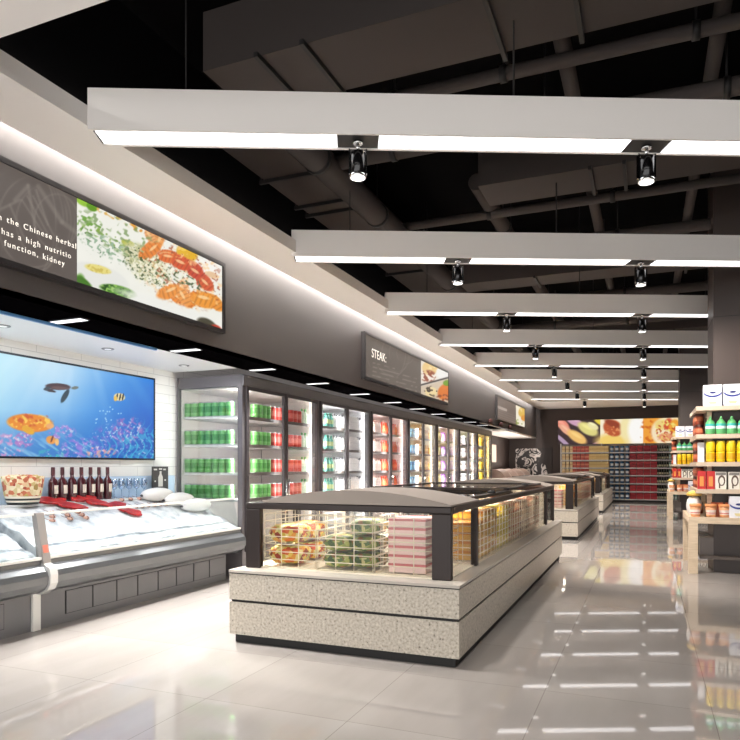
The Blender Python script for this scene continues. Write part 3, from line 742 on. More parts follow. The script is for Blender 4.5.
# ------------------------------------------------------------------ display fridges
UW = 1.79
ZSH = [1.757, 1.444, 1.126, .835]
SHN = ['top','second','third','fourth']
UN = ['nearest','second','third','fourth','fifth','sixth','farthest']
UDESC = ['nearest tall glass door fridge with green and red cans', 'second glass door fridge, stocked with teal and white bottles', 'third glass door fridge, stocked with orange and pink bottles',
         'fourth glass door fridge, stocked with blue and brown cartons', 'fifth glass door fridge, stocked with purple bottles', 'sixth glass door fridge, stocked with white cartons', 'farthest glass door fridge, stocked with yellow cartons']
STOCK = [
 [('green',4,254.3,267), ('red',2,272.5,278.5), ('red',3,290,298), ('palegreen',4,302,311)],
 [('teal',3,325.5,331), ('white',4,334.5,342.5), ('milk',4,348.5,354.5), ('white',3,357.5,362)],
 [('cream',4,373.5,379), ('orange',3,381.5,386), ('orange',3,391,395), ('pink',3,397.5,401.5)],
 [('blue',2,410.5,412.6), ('plain',2,414.5,416.2), ('brown',2,418.3,420), ('tan',3,423.6,425.8), ('amber',3,427.6,430)],
 [('ivory',3,437.4,439.6), ('purple',3,441.4,444.4), ('lavender',5,448.3,454)],
 [('mono',5,459.8,464.6), ('beige',4,467.6,471.4)],
 [('yellow',4,478.2,482), ('gold',3,484.2,486.2)],
]
LINER = [(238,230,226),(240,240,242),(240,222,218),(244,234,214),(246,236,222),(240,238,232),(244,230,180)]
for u in range(7):
    y0 = 6.11+u*UW
    t = thing('display_fridge', UDESC[u], 'fridge', (XC, y0, 0), group='glass door display fridges')
    lin = M(f'fridge_liner_{u}', LINER[u], .5)
    b = MB()
    b.box(-.87, -.85, 0, UW, 0, 2.2); b.box(-.84, 0, 0, UW, 0, .26); b.box(-.84, 0, 0, UW, 2.075, 2.2)
    b.box(-.84, 0, UW-.05, UW, .26, 2.075)
    if u: b.box(-.84, 0, 0, .05, .26, 2.075)
    else:
        b.box(-.06, 0, 0, .05, .26, 2.075)
    b.build('cabinet_body', FGREY, t)
    b = MB(); b.box(-.848, -.842, .051, UW-.051, .262, 2.07); b.box(-.83, -.06, UW-.056, UW-.051, .262, 2.07)
    if u: b.box(-.83, -.06, .051, .056, .262, 2.07)
    b.box(-.83, -.06, .057, UW-.057, 2.06, 2.073)
    b.build('liner', lin, t)
    b = MB(); b.box(-.01, .02, -.0, UW, 2.08, 2.19); b.build('header', M('header_grey', (124,120,122), .35, .4), t)
    if u == 0:
        b = MB(); b.box(-.85, -.06, .02, .026, .26, 2.075); b.build('end_glass', glass('fridge_end_glass', (244,247,247), .10), t)
    for k, z in enumerate(ZSH):
        b = MB(); b.box(-.82, -.10, .06, UW-.06, z-.022, z, 0); b.box(-.10, -.085, .06, UW-.06, z-.03, z+.006, 1)
        b.build('shelf', [M('shelf_white', (232,228,226), .4), M('shelf_edge', (96,88,84), .4)], t)
    for k, (a, c) in enumerate(((.045, .885), (.905, 1.745))):
        f = MB(); w = .04
        f.box(.0, .03, a, a+w, .27, 2.075); f.box(.0, .03, c-w, c, .27, 2.075); f.box(.0, .03, a+w, c-w, .27, .33); f.box(.0, .03, a+w, c-w, 2.035, 2.075)
        d = f.build('door', M('door_frame_grey', (84,78,80), .35, .4), t)
        MB().box(.010, .016, a+w, c-w, .33, 2.035).build('door_glass', GLASS, d)
        hy = c-.02 if k == 0 else a+.02
        h = MB(); h.tube((.055, hy, .72), (.055, hy, 1.05), .009, n=8); h.tube((.03, hy, .75), (.055, hy, .75), .006, n=6); h.tube((.03, hy, 1.02), (.055, hy, 1.02), .006, n=6)
        h.build('handle', CHROME, d)
    # lamp strips on the inside of the mullions
    for a, c in ((.062, 1), (UW-.062, -1)):
        if u == 0 and c == 1: a = .09
        l = bpy.data.lights.new('mullion_and_fill_lamp', 'AREA'); l.shape = 'RECTANGLE'; l.size = 1.7; l.size_y = .03; l.energy = (13 if u == 0 else 30 if u < 4 else 20) if c == 1 else 1.6
        l.color = [(1,.97,.95),(.99,1,1),(1,.94,.92),(1,.95,.85),(1,.95,.9),(1,.98,.95),(1,.93,.7)][u]
        lo = bpy.data.objects.new('mullion_and_fill_lamp', l); COL.objects.link(lo); lo.location = (XC-.065, y0+a, 1.2)
        d_ = Vector((-.8, c*.75, 0)).normalized()
        zax = -d_; xax = Vector((0,0,1)); yax = zax.cross(xax)
        lo.rotation_euler = Matrix((xax, yax, zax)).transposed().to_euler()
    l = bpy.data.lights.new('mullion_and_fill_lamp', 'AREA'); l.shape = 'RECTANGLE'; l.size = 1.7; l.size_y = .04; l.energy = 2.5 if u == 0 else 5  # added fill behind the centre door stiles, brightens the product fronts
    lo = bpy.data.objects.new('mullion_and_fill_lamp', l); COL.objects.link(lo); lo.location = (XC-.03, y0+.895, 1.2)
    lo.rotation_euler = Matrix((Vector((0,0,1)), Vector((0,-1,0)), Vector((1,0,0)))).transposed().to_euler()
    for k, z in enumerate(ZSH):
        for gi, (kind, n, a, c) in enumerate(STOCK[u]):
            side = 'left' if (a+c)/2 < proj(XC, y0+.895, 1.4)[0] else 'right'
            for q in range(n):
                yy = at(a+(c-a)*q/max(1, n-1), 440, X=XC-.14)[1]-y0
                lab = f'{NICE[kind]}, {ORD[q]} of its kind on {SHN[k]} shelf, {side} door of {UN[u]} fridge'
                place(PR[kind], (XC-.14, y0+yy, z+.001), lab, f'{NICE[kind]}s in the {UN[u]} fridge')
        if u == 0:
            for q in range(7):
                place(PR['green'], (XC-.235-.094*q, y0+.115, z+.001), f'green drink can, glass end of nearest fridge, {SHN[k]} shelf, {ORD[q]} from right', 'green drink cans along the fridge end')

# ------------------------------------------------------------------ island freezers
IX0, IX1 = -2.63, -1.02
IL = 5.2
ISY = [3.83, 11.25, 18.15]
ISN = ['nearest','middle','farthest']
isl = thing('island_freezer', 'nearest long granite island freezer with wire baskets, largest in view', 'freezer', (IX0, ISY[0], 0), 0, 'granite island freezers')
W = IX1-IX0
b = MB(); b.box(.03, W-.03, .03, IL-.03, 0, .06); b.build('kick_plinth', BLKM, isl)
b = MB(); b.box(0, W, 0, IL, .06, .278); b.box(0, W, 0, IL, .296, .47); b.build('granite_base', GRAN, isl)
b = MB(); b.box(.012, W-.012, .012, IL-.012, .278, .296); b.build('shadow_gap_band', BLKM, isl)
b = MB(); b.box(-.004, W+.004, -.004, IL+.004, .478, .495); b.build('granite_top', KERB, isl)
b = MB(); b.box(.004, W-.004, .004, IL-.004, .47, .478); b.build('dark_seam', BLKM, isl)
fx0, fx1, fy0, fy1 = .045, W-.085, .13, IL-.09
b = MB(); b.box(fx0+.02, fx1-.02, fy0+.02, fy1-.02, .495, .503); b.build('freezer_tray', M('tray_cream', (240,230,212), .5), isl)
def post(x0, x1, y0, y1):
    b = MB(); b.box(x0, x1, y0, y1, .495, .905); return b.build('frame_post', FRAME, isl, bevel=.006)
post(fx0, fx0+.115, fy0, fy0+.05); post(fx1-.125, fx1, fy0, fy0+.05); post(fx0, fx0+.1, fy1-.05, fy1); post(fx1-.1, fx1, fy1-.05, fy1)
for y in (fy0+.67, fy1-.72): post(fx1-.045, fx1, y, y+.06); post(fx0, fx0+.045, y, y+.06)
b = MB()
b.box(fx0, fx1, fy0, fy0+.06, .905, .95); b.box(fx0, fx1, fy1-.06, fy1, .905, .95); b.box(fx0, fx0+.06, fy0+.06, fy1-.06, .905, .95); b.box(fx1-.06, fx1, fy0+.06, fy1-.06, .905, .95)
for y in (fy0+.67, fy0+2.25, fy1-.72): b.box(fx0+.06, fx1-.06, y, y+.08, .91, .955)
b.build('top_frame', FRAME, isl, bevel=.008)
g = MB(); g.box(fx0+.115, fx1-.125, fy0+.02, fy0+.026, .495, .905); g.build('front_glass', glass('island_glass', (252,252,250), .05), isl)
g = MB()
for a, c in ((fy0+.05, fy0+.67), (fy0+.73, fy1-.72), (fy1-.66, fy1-.05)): g.box(fx1-.026, fx1-.02, a, c, .495, .905)
g.build('side_glass', glass('island_glass'), isl)
g = MB()
for a, c in ((fy0+.05, fy0+.67), (fy0+.73, fy1-.72), (fy1-.66, fy1-.05)): g.box(fx0+.02, fx0+.026, a, c, .495, .905)
g.build('side_glass', glass('island_glass'), isl)
def lid(y0, y1, crown, x0, x1):
    out = []; n = 16
    for k in range(n+1):
        f = k/n; out.append((x0+(x1-x0)*f, .962+crown*(1-(2*f-1)**2)))
    out += [(x1, .952), (x0, .952)]
    return MB().prism(out, 'y', y0, y1)
lid(fy0+.0, fy0+.76, .082, fx0+.14, fx1+.0).build('arched_lid', LIDB, isl)
lid(fy1-.76, fy1-.0, .082, fx0+.14, fx1+.0).build('arched_lid', LIDB, isl)
def glid(y0, y1, z):
    w = .05; b = MB()
    for x in (fx0+.06, fx1-.06-w): b.box(x, x+w, y0, y1, z, z+.022)
    b.box(fx0+.06, fx1-.06, y0, y0+w, z, z+.022); b.box(fx0+.06, fx1-.06, y1-w, y1, z, z+.022)
    o = b.build('sliding_lid', FRAME, isl)
    MB().box(fx0+.06+w, fx1-.06-w, y0+w, y1-w, z+.008, z+.014).build('lid_glass', glass('lid_glass', (240,240,236), .05), o)
    MB().lathe([(.03,z+.022),(.035,z+.03),(.028,z+.04),(.012,z+.045)], (fx1-.085, (y0+y1)/2, 0), n=12).build('knob', BLKM, o)
glid(fy0+.82, fy0+2.3, .956); glid(fy0+2.2, fy1-.78, .979)
isl_children = None
for i in (1, 2):
    dup(isl, (IX0, ISY[i], 0), ['','middle granite island freezer, behind the nearest one','farthest granite island freezer, before the far wall rack'][i])
# wire baskets
def wire_grid(b, p0, u, w, h, nx, nz, r=.0034):
    p0 = Vector(p0); u = Vector(u)
    for i in range(nx+1):
        q = p0+u*(w*i/nx); b.tube(q, q+Vector((0,0,h)), r, n=5)
    for k in range(nz+1):
        q = p0+Vector((0,0,h*k/nz)); b.tube(q, q+u*w, r, n=5)
def basket(name, w, d, h, nx, ny, nz):
    t = thing(name, name, 'basket')
    b = MB(); wire_grid(b, (0,0,.004), (1,0,0), w, h, nx, nz); b.build('front_grid', WIRE, t)
    b = MB(); wire_grid(b, (0,d,.004), (1,0,0), w, h, nx, nz); b.build('rear_grid', WIRE, t)
    for x in (0, w):
        b = MB(); wire_grid(b, (x,0,.004), (0,1,0), d, h, ny, nz); b.build('side_grid', WIRE, t)
    b = MB()
    for i in range(1, nx): b.tube((w*i/nx,0,.004), (w*i/nx,d,.004), .0034, n=5)
    b.build('bottom_grid', WIRE, t)
    return t
bk1 = basket('wire_basket', .40, .58, .365, 3, 4, 7)
bk2 = basket('wire_basket', .40, .62, .365, 4, 5, 7)
tag(bk1, 'x', 'basket'); tag(bk2, 'x', 'basket')
VEG1 = noisy('mixed_orange_vegetables', [(.24,(140,44,16)), (.36,(206,80,26)), (.45,(216,140,34)), (.53,(226,186,70)), (.62,(140,156,50)), (.76,(226,210,140))], 30, .4, kind='v', bump=.8)
VEG2 = noisy('mixed_green_vegetables', [(.24,(54,80,28)), (.36,(110,130,46)), (.46,(166,172,84)), (.55,(196,192,126)), (.64,(170,80,36)), (.76,(84,110,42))], 30, .4, kind='v', bump=.8)
def pack(name, mat, w, d, h, cat):
    b = MB()
    def fn(p):
        m_ = max(abs(p.x), abs(p.y), abs(p.z)); return (1/m_)*.8+.2*1+.05*math.sin(p.x*9+p.y*7+p.z*11)+.05*math.sin(p.x*17-p.y*13+p.z*5)
    b.ball((0,0,h*.46), w*.5, d*.5, h*.46, 0, 20, 12, lambda p: min(1.26, fn(p)))
    o = b.build(name, mat); tag(o, name, cat); return o
pk1 = pack('vegetable_pack', VEG1, .25, .25, .14, 'vegetables'); pk2 = pack('vegetable_pack', VEG2, .22, .26, .112, 'vegetables')
def foodbox(name, top, side, w, d, h):
    b = MB(); b.box(-w/2, w/2, -d/2, d/2, 0, h*.72, 0); b.box(-w/2-.003, w/2+.003, -d/2-.003, d/2+.003, h*.72, h*.98, 1)
    o = b.build(name, [M(name+'_body_'+str(side), side, .45), M(name+'_lid_'+str(top), top, .45)]); tag(o, name, 'box'); return o
bxp = foodbox('frozen_food_box', (206,110,112), (240,208,202), .25, .28, .058)
side_kinds = [foodbox('frozen_food_box', (214,140,44), (226,178,70), .3, .25, .068), foodbox('frozen_food_box', (226,196,40), (240,214,70), .3, .25, .068),
              foodbox('frozen_food_box', (214,120,76), (234,190,140), .3, .25, .068), foodbox('frozen_food_box', (120,80,60), (214,180,140), .3, .25, .068), foodbox('frozen_food_box', (190,100,56), (226,190,150), .3, .25, .068)]
SKN = ['orange','yellow','peach','brown','rust']
for i, Y0 in enumerate(ISY):
    ix = IX0; yb = Y0+fy0+.05
    lvl = .503
    if i < 2:
        for q, x in enumerate((ix+.17, ix+.585, ix+1.0)):
            place(bk1, (x, yb, lvl), f'white wire basket behind the front glass of the {ISN[i]} island, {["left","middle","right"][q]} of three', 'wire baskets in island fronts')
        if i == 0:
            for q in range(2):
                for r_ in range(2):
                    place(pk1, (ix+.285, yb+.16+.27*r_, lvl+.012+q*.148), f'{["lower","upper"][q]} orange vegetable pack in left basket of nearest island, {["front","rear"][r_]} stack', 'orange vegetable packs')
            for q, (dx, n) in enumerate(((.7, 2), (.875, 3))):
                for r_ in range(n):
                    place(pk2, (ix+dx, yb+.16+.05*q, lvl+.012+r_*.112), f'green vegetable pack, {ORD[r_]} from the bottom of {["shorter","taller"][q]} stack, nearest island', 'green vegetable packs')
        for q in range(6 if i == 0 else 5):
            place(bxp, (ix+1.2, yb+.2, lvl+.008+q*.0585), f'pale pink frozen food box, {ORD[q]} from bottom of front stack, {ISN[i]} island', 'pink frozen food boxes')
    else:
        for q in range(5):
            place(bxp, (ix+1.2, yb+.2, lvl+.008+q*.0585), f'pale pink frozen food box, {ORD[q]} from bottom of front stack, {ISN[i]} island', 'pink frozen food boxes')
    # stacks along the right hand side windows
    for s_ in range(13):
        y = Y0+fy0+.96+s_*.265
        if y > Y0+fy1-.95: break
        kd = min(4, [0,0,0,1,1,2,2,3,3,4,4,4,3][s_])
        for q in range(5 if (s_ % 3) else 4):
            place(side_kinds[kd], (ix+W-.29, y, lvl+.008+q*.0685), f'{SKN[kd]} frozen box, {ORD[q]} from bottom, {ORD[s_]} stack along side of {ISN[i]} island', f'frozen boxes along the {ISN[i]} island side')
    for s_ in range(5 if i < 2 else 3):
        y = Y0+fy0+.76+s_*.7
        place(bk2, (ix+W-.51, y, lvl), f'white wire basket in the {ISN[i]} island side, {ORD[s_]} from the near end', 'wire baskets in island sides')

# ------------------------------------------------------------------ far wall rack and picture
RZ = [1.693, 1.428, 1.163, .911, .639, .367, .105]
t = thing('wall_rack', 'long multi shelf grey rack of packages along the dark far wall', 'rack', (-2.8, 24.0, 0))
b = MB(); b.box(0, 4.2, .36, .385, .05, 1.97); b.build('back_panel', M('rack_back', (150,142,136), .6), t)
for x in (0, 1.36, 2.73, 4.16):
    MB().box(x, x+.04, .30, .36, 0, 2.0).build('upright', M('rack_grey', (190,184,178), .4, .3), t)
for z in RZ:
    MB().box(.04, 4.16, 0, .298, z-.035, z).build('shelf', M('rack_shelf', (196,192,188), .4, .3), t)
MB().box(.02, 4.18, .04, .295, 0, .06).build('kick_plate', BLKM, t)
t = thing('far_picture_strip', 'long backlit food picture strip above the far wall rack', 'lightbox', (-.9, YF-.03, 1.98))
o = MB().box(-1.99, 2.35, 0, .028, 0, .85).build('frame', M('sign_frame_grey'), t)
A = Art((-2.88, YF-.032, 1.985), (1,0,0), (0,0,1), 4.12, .84, 240, 60, (244,236,222))
A.mix((A.px < 609)*1.0, (58,40,44))
for cx, cy, rx, ry, col, rot in ((562,424,9,4.5,(232,140,120),40), (566,430,8,3.5,(236,170,140),40), (577,437,11,5,(238,190,110),32), (574,421,9,4,(206,160,186),28), (588,429,11,5.5,(222,212,130),28), (603,421,10,5,(232,210,70),24), (593,426,6,3,(236,226,170),28)):
    A.ell(cx, cy, rx, ry, col, rot, .35); A.ell(cx-1, cy-2, rx*.55, ry*.3, tuple(min(255, v+30) for v in col), rot, .7, .7)
A.ell(600, 443, 14, 2.6, (158,112,150), -24, .3); A.ell(563, 441, 12, 2, (176,150,176), 42, .3)
A.mix((A.px >= 600.5)*(A.px < 644)*1.0, (246,234,206)); A.ell(612, 441, 16, 7, (240,206,110), 0, .6); A.ell(613, 428, 10, 8, (184,86,48), 25, .2); A.ell(613, 424, 9, 3, (146,60,36), 25, .4); A.spk(612, 431, 8, 6, (222,140,90), 0, 2, .55, 2); A.ell(626, 428, 6, 12, (240,226,170), 0, .5); A.ell(637, 430, 9, 14, (250,248,244), 0, .5)
A.mix((A.px >= 643)*1.0, (238,160,60)); A.spk(648, 432, 8, 14, (206,106,30), 0, 3, .5, 5); A.ell(671, 432, 20, 16, (244,226,190), 0, .15)
A.ell(661, 425, 6, 5, (236,210,130), 0, .4); A.ell(666, 437, 8, 4, (226,150,110), 0, .4); A.ell(668, 424, 4, 6, (206,80,50), 20, .4); A.ell(674, 426, 5, 7, (236,160,50), 20, .4); A.spk(667, 432, 12, 11, (190,80,40), 0, 2, .6, 7); A.spk(666, 430, 12, 11, (240,220,120), 0, 2, .6, 9)
A.mix((A.px > 680)*1.0, (248,240,230))
A.build('backlit_picture', t, .95)
far = [('cream_box', (222,196,150), (206,170,120), 3, -2.66, -2.40, .1), ('red_brown_box', (176,66,50), (206,120,90), 4, -2.30, -1.88, .13), ('yellow_cream_box', (226,196,130), (214,180,110), 5, -1.75, -1.24, .126),
       ('blue_white_tin', (66,110,150), (220,226,230), 4, -1.08, -.58, .12), ('crimson_box', (170,34,44), (150,26,36), 4, -.40, .24, .2), ('dark_green_bottle', (34,40,34), (206,200,170), 5, .36, .66, .06), ('pale_teal_bottle', (150,196,186), (226,232,226), 4, .74, 1.0, .07)]
far_label = {'cream_box':'small cream box','red_brown_box':'red brown box','yellow_cream_box':'yellow cream box','blue_white_tin':'blue tin with white label','crimson_box':'wide crimson box','dark_green_bottle':'dark bottle with pale label','pale_teal_bottle':'pale teal bottle'}
for nm, c1, c2, n, xa, xb, w in far:
    b = MB()
    if 'bottle' in nm: b.lathe([(w*.48,0,0),(w*.5,.03,1),(w*.5,.1,0),(w*.42,.15,0),(w*.2,.18,0),(w*.2,.21,0)], n=10)
    elif 'tin' in nm: b.lathe([(w*.48,0,0),(w*.5,.06,1),(w*.5,.14,0),(w*.5,.2,0),(w*.4,.205,0)], n=12)
    else:
        b.box(-w/2, w/2, -.1, .1, 0, .08, 0); b.box(-w/2, w/2, -.1, .1, .08, .13, 1); b.box(-w/2, w/2, -.1, .1, .13, .205, 0)
    pr = b.build(nm, [M(nm+'_a', c1, .45), M(nm+'_b', c2, .45)]); tag(pr, nm, 'bottle' if 'bottle' in nm else ('tin' if 'tin' in nm else 'box'))
    for k, z in enumerate(RZ):
        if xb < -1.2 and k > 3: continue
        for q in range(n):
            place(pr, (xa+(xb-xa)*q/(n-1), 24.14, z+.001), f'{far_label[nm]}, far rack {ORD[k]} shelf, {ORD[q]} from left', f'{far_label[nm]} row on the far rack')

# ------------------------------------------------------------------ shelf stands round the two columns
GX0, GX1, GY0, GY1 = .44, 1.78, 8.25, 9.5
def ring(b, x0, x1, y0, y1, z0, z1, m=0):
    e = .004
    b.box(x0, x1, y0, 8.5-e, z0, z1, m); b.box(x0, x1, 9.25+e, y1, z0, z1, m); b.box(x0, colx0-e, 8.5-e, 9.25+e, z0, z1, m); b.box(colx1+e, x1, 8.5-e, 9.25+e, z0, z1, m)
st = thing('shelf_stand', 'near oak shelf stand round the dark column, stocked with yellow canisters', 'shelf', (GX0, GY0, 0), 0, 'oak shelf stands')
inv = (-GX0, -GY0)
def P_(mb, nm, mat, bev=0):
    o = mb.build(nm, mat, st, bevel=bev)
    o.data.transform(Matrix.Translation((-GX0, -GY0, 0))); return o
b = MB(); ring(b, GX0, GX1, GY0, GY1, .565, .635); P_(b, 'tabletop', WOOD)
for x, y in ((GX0, GY0), (GX1-.095, GY0), (GX0, GY1-.095), (GX1-.095, GY1-.095)):
    P_(MB().box(x, x+.095, y, y+.095, 0, .565), 'leg', WOOD)
SZ = [.948, 1.25, 1.56, 1.872]
for z in SZ:
    b = MB(); ring(b, .52, GX1-.08, 8.27, GY1-.02, z-.048, z); P_(b, 'shelf', M('shelf_oak_grey', (206,186,164), .45))
for x, y in ((.64, 8.455), (1.55, 8.455), (.64, 9.3), (1.55, 9.3)):
    P_(MB().box(x, x+.05, y, y+.025, .635, 1.83), 'support_post', WOOD)
b = MB(); ring(b, .56, GX1-.12, 8.35, GY1-.1, .16, .19); P_(b, 'lower_shelf', M('shelf_dark', (86,76,70), .5))
dup(st, (GX0+.03, GY0+8.25, 0), 'far oak shelf stand round the second dark column')
# goods
det = MB().box(-.09, .09, -.06, .06, 0, .235).build('detergent_box', M('box_white', (232,232,238), .4)); tag(det, 'x', 'box')
b = MB(); out = []
for k in range(13):
    a = R(200+k*140/12); out.append((math.cos(a)*.1, .185+math.sin(a)*.07))
for k in range(13):
    a = R(340-k*140/12); out.append((math.cos(a)*.1, .165+math.sin(a)*.07))
b.prism([(max(-.089, min(.089, x)), z) for x, z in out], 'y', -.0625, -.0602); b.build('printed_swoosh', M('print_blue', (40,58,140), .4), det)
b = MB(); b.prism([(math.cos(R(q*30))*.032, .148+math.sin(R(q*30))*.012) for q in range(12)], 'y', -.0635, -.0604); b.build('printed_oval', M('print_navy', (30,40,110), .4), det)
b = MB(); b.prism([(-.03,.02),(.03,.02),(.045,.05),(-.045,.05)], 'y', -.0622, -.0602); b.build('printed_panel', M('print_cream', (228,214,160), .5), det)
b = MB(); b.box(-.0925, -.0902, -.045, .045, .02, .21); b.build('side_print', M('print_paleblue', (206,214,232), .4), det)
tb = thing('teal_soap_bottle', 'x', 'bottle')
MB().lathe([(.048,0,0),(.05,.01,0),(.05,.06,1),(.05,.09,2),(.05,.115,0),(.04,.14,0),(.016,.165,0)], n=16).build('bottle_body', [M('soap_green', (96,176,110), .3), M('soap_label', (226,240,240), .4), M('soap_teal', (60,176,170), .35)], tb)
MB().lathe([(.016,.1652),(.017,.17),(.009,.195),(.006,.198)], n=12).build('nozzle', M('nozzle_green', (90,160,100), .4), tb)
yc = thing('yellow_canister', 'x', 'canister')
MB().lathe([(.038,0,0),(.044,.012,0),(.046,.03,1),(.046,.1,0),(.044,.112,0)], n=16).build('canister_body', [M('canister_yellow', (240,206,34), .35), M('canister_gold', (226,170,26), .35)], yc)
MB().lathe([(.042,.1122,0),(.046,.125,0),(.046,.215,1),(.04,.232,1),(.036,.235,1)], n=16).build('upper_sleeve', [M('canister_yellow'), M('canister_top', (248,222,80), .35)], yc)
rb = MB().box(-.04, .04, -.06, .06, 0, .2).build('red_gift_box', M('gift_red', (196,36,34), .4)); tag(rb, 'x', 'box')
b = MB(); b.box(-.02, .02, -.0625, -.0602, .03, .14); b.build('gold_print', M('gift_gold', (226,150,70), .4), rb)
b = MB(); b.box(-.0425, -.0402, -.03, .03, .03, .14); b.build('side_print', M('gift_gold'), rb)
sx = MB().box(-.055, .055, -.05, .05, 0, .19).build('cream_tea_box', M('tea_cream', (236,230,218), .45)); tag(sx, 'x', 'box')
b = MB(); n = 18
oc = [(math.cos(R(q*360/n))*.036+.008, .095+math.sin(R(q*360/n))*.06) for q in range(n)]; ic = [(math.cos(R(q*360/n))*.022+.008, .09+math.sin(R(q*360/n))*.042) for q in range(n)]
for q in range(n):
    v = [b.bm.verts.new((x, -.0512, z)) for x, z in (oc[q], oc[(q+1) % n], ic[(q+1) % n], ic[q])]; b._f(v, 0)
b.box(-.02, -.006, -.0525, -.0502, .01, .06)
b.build('loop_print', M('tea_brown', (96,74,60), .5), sx)
b = MB(); b.box(-.05, .05, -.0522, -.0502, .155, .185); b.build('top_print', M('tea_grey', (130,124,118), .5), sx)
tub = thing('peach_tub', 'x', 'tub')
MB().lathe([(.048,0,0),(.05,.03,1),(.055,.08,0),(.058,.115,0)], n=18).build('tub_body', [M('tub_peach', (234,170,124), .4), M('tub_label', (240,222,212), .45)], tub)
MB().lathe([(.062,.1152),(.063,.12),(.063,.14),(.058,.146)], n=18).build('tub_lid', M('tub_lid_peach', (226,150,96), .4), tub)
MB().lathe([(.0518,.042),(.0528,.05)], n=18).build('red_stripe', M('tub_red', (196,60,56), .45), tub)
tag(tub, 'x', 'tub')
sack = thing('white_sack', 'x', 'sack')
MB().ball((0,0,.11), .085, .075, .115, 0, 16, 10, lambda p: 1+.06*math.sin(p.x*7+p.y*5)).build('sack_body', M('sack_white', (236,232,228), .6), sack)
MB().lathe([(.03,.2205),(.075,.225),(.085,.245),(.06,.27),(.02,.285)], n=14).build('yellow_tie', noisy('tie_yellow', [(.3,(206,160,50)), (.7,(240,216,110))], 20, .6), sack)
jar = thing('red_brown_jar', 'x', 'jar')
MB().lathe([(.045,0,0),(.05,.01,0),(.05,.04,1),(.05,.085,0),(.046,.1,0)], n=14).build('jar_body', [M('jar_brown', (150,66,44), .3), M('jar_label', (206,120,84), .45)], jar)
MB().lathe([(.046,.1002),(.047,.105),(.047,.13),(.044,.134)], n=14).build('jar_lid', M('jar_lid_dark', (74,40,34), .4), jar)
tag(jar, 'x', 'jar')
orx = MB().box(-.06, .06, -.05, .05, 0, .16).build('orange_pouch_box', M('pouch_orange', (206,96,50), .45)); tag(orx, 'x', 'box')
dkb = MB().box(-.07, .07, -.06, .06, 0, .2).build('dark_crate_box', M('crate_grey', (120,112,108), .5)); tag(dkb, 'x', 'box')
for gi, dy in enumerate((0, 8.25)):
    g = 'near' if gi == 0 else 'far'; dx = .03*gi
    def put(pr, x, y, z, lab, grp): place(pr, (x+dx, y+dy, z+.001), lab, grp)
    for q in range(4): put(det, .685+.197*q, 8.345, SZ[3], f'white detergent box with blue swoosh atop {g} shelf stand, {ORD[q]} from left', 'detergent boxes')
    for q in range(7): put(tb, .665+.106*q, 8.34, SZ[2], f'teal soap bottle on upper shelf of {g} stand, {ORD[q]} from left', 'teal soap bottles')
    for q in range(7): put(yc, .667+.101*q, 8.34, SZ[1], f'yellow canister on middle shelf of {g} stand, {ORD[q]} from left', 'yellow canisters')
    put(dkb, .6, 8.4, SZ[1], f'white grey box left of the yellow canisters on {g} stand', 'boxes beside the canisters') if False else None
    for q in range(2): put(rb, .575+.09*q, 8.345, SZ[0], f'red gift box on the low shelf of {g} stand, {ORD[q]} from left', 'red gift boxes')
    for q in range(7): put(sx, .765+.13*q, 8.335, SZ[0], f'cream tea box with loop print on {g} stand, {ORD[q]} from left', 'cream tea boxes')
    put(sack, .515, 8.56, .635, f'white sack with yellow top on the {g} stand tabletop', 'white sacks')
    for q in range(3): put(tub, .515+.135*q+(.02 if q else 0), 8.33, .635, f'peach tub with lid on {g} stand tabletop, {ORD[q]} from left', 'peach tubs')
    for q in range(2): put(det, .935+.197*q+.005, 8.335, .635, f'white detergent box beside the peach tubs on {g} stand tabletop, {ORD[q]} from left', 'detergent boxes')
    for q in range(2): put(orx, .74+.14*q, 8.43, .635, f'orange box behind the peach tubs on {g} stand, {ORD[q]} from left', 'orange boxes')
    for k, z in enumerate([SZ[3]]+[SZ[2], SZ[1], SZ[0]]):
        if k == 0: continue
        for q in range(4):
            for h in range(2):
                put(jar, .585, 8.78+.115*q, z+h*.1345, f'red brown jar, {g} stand left side, {["","upper","middle","low"][k]} shelf, {ORD[q]} along, {"on top" if h else "below"}', 'red brown jars')
    for q in range(3): put(jar, .585, 8.9+.115*q, .635, f'red brown jar on left of {g} stand tabletop, {ORD[q]} along', 'red brown jars')
    for q in range(3): put(dkb, .64, 8.55+.3*q, .19, f'grey box on the lower shelf of {g} stand, {ORD[q]} from the front', 'grey boxes under the tabletops')
wbx = MB().box(-.03, .03, -.07, .07, 0, .22).build('white_slim_box', M('box_white')); tag(wbx, 'white slim box at the left end of canister shelf on near stand', 'box')
wbx.location = (.575, 8.42, SZ[1]+.001)
dup(wbx, (.605, 8.42+8.25, SZ[1]+.001), 'white slim box at the left end of canister shelf on far stand')

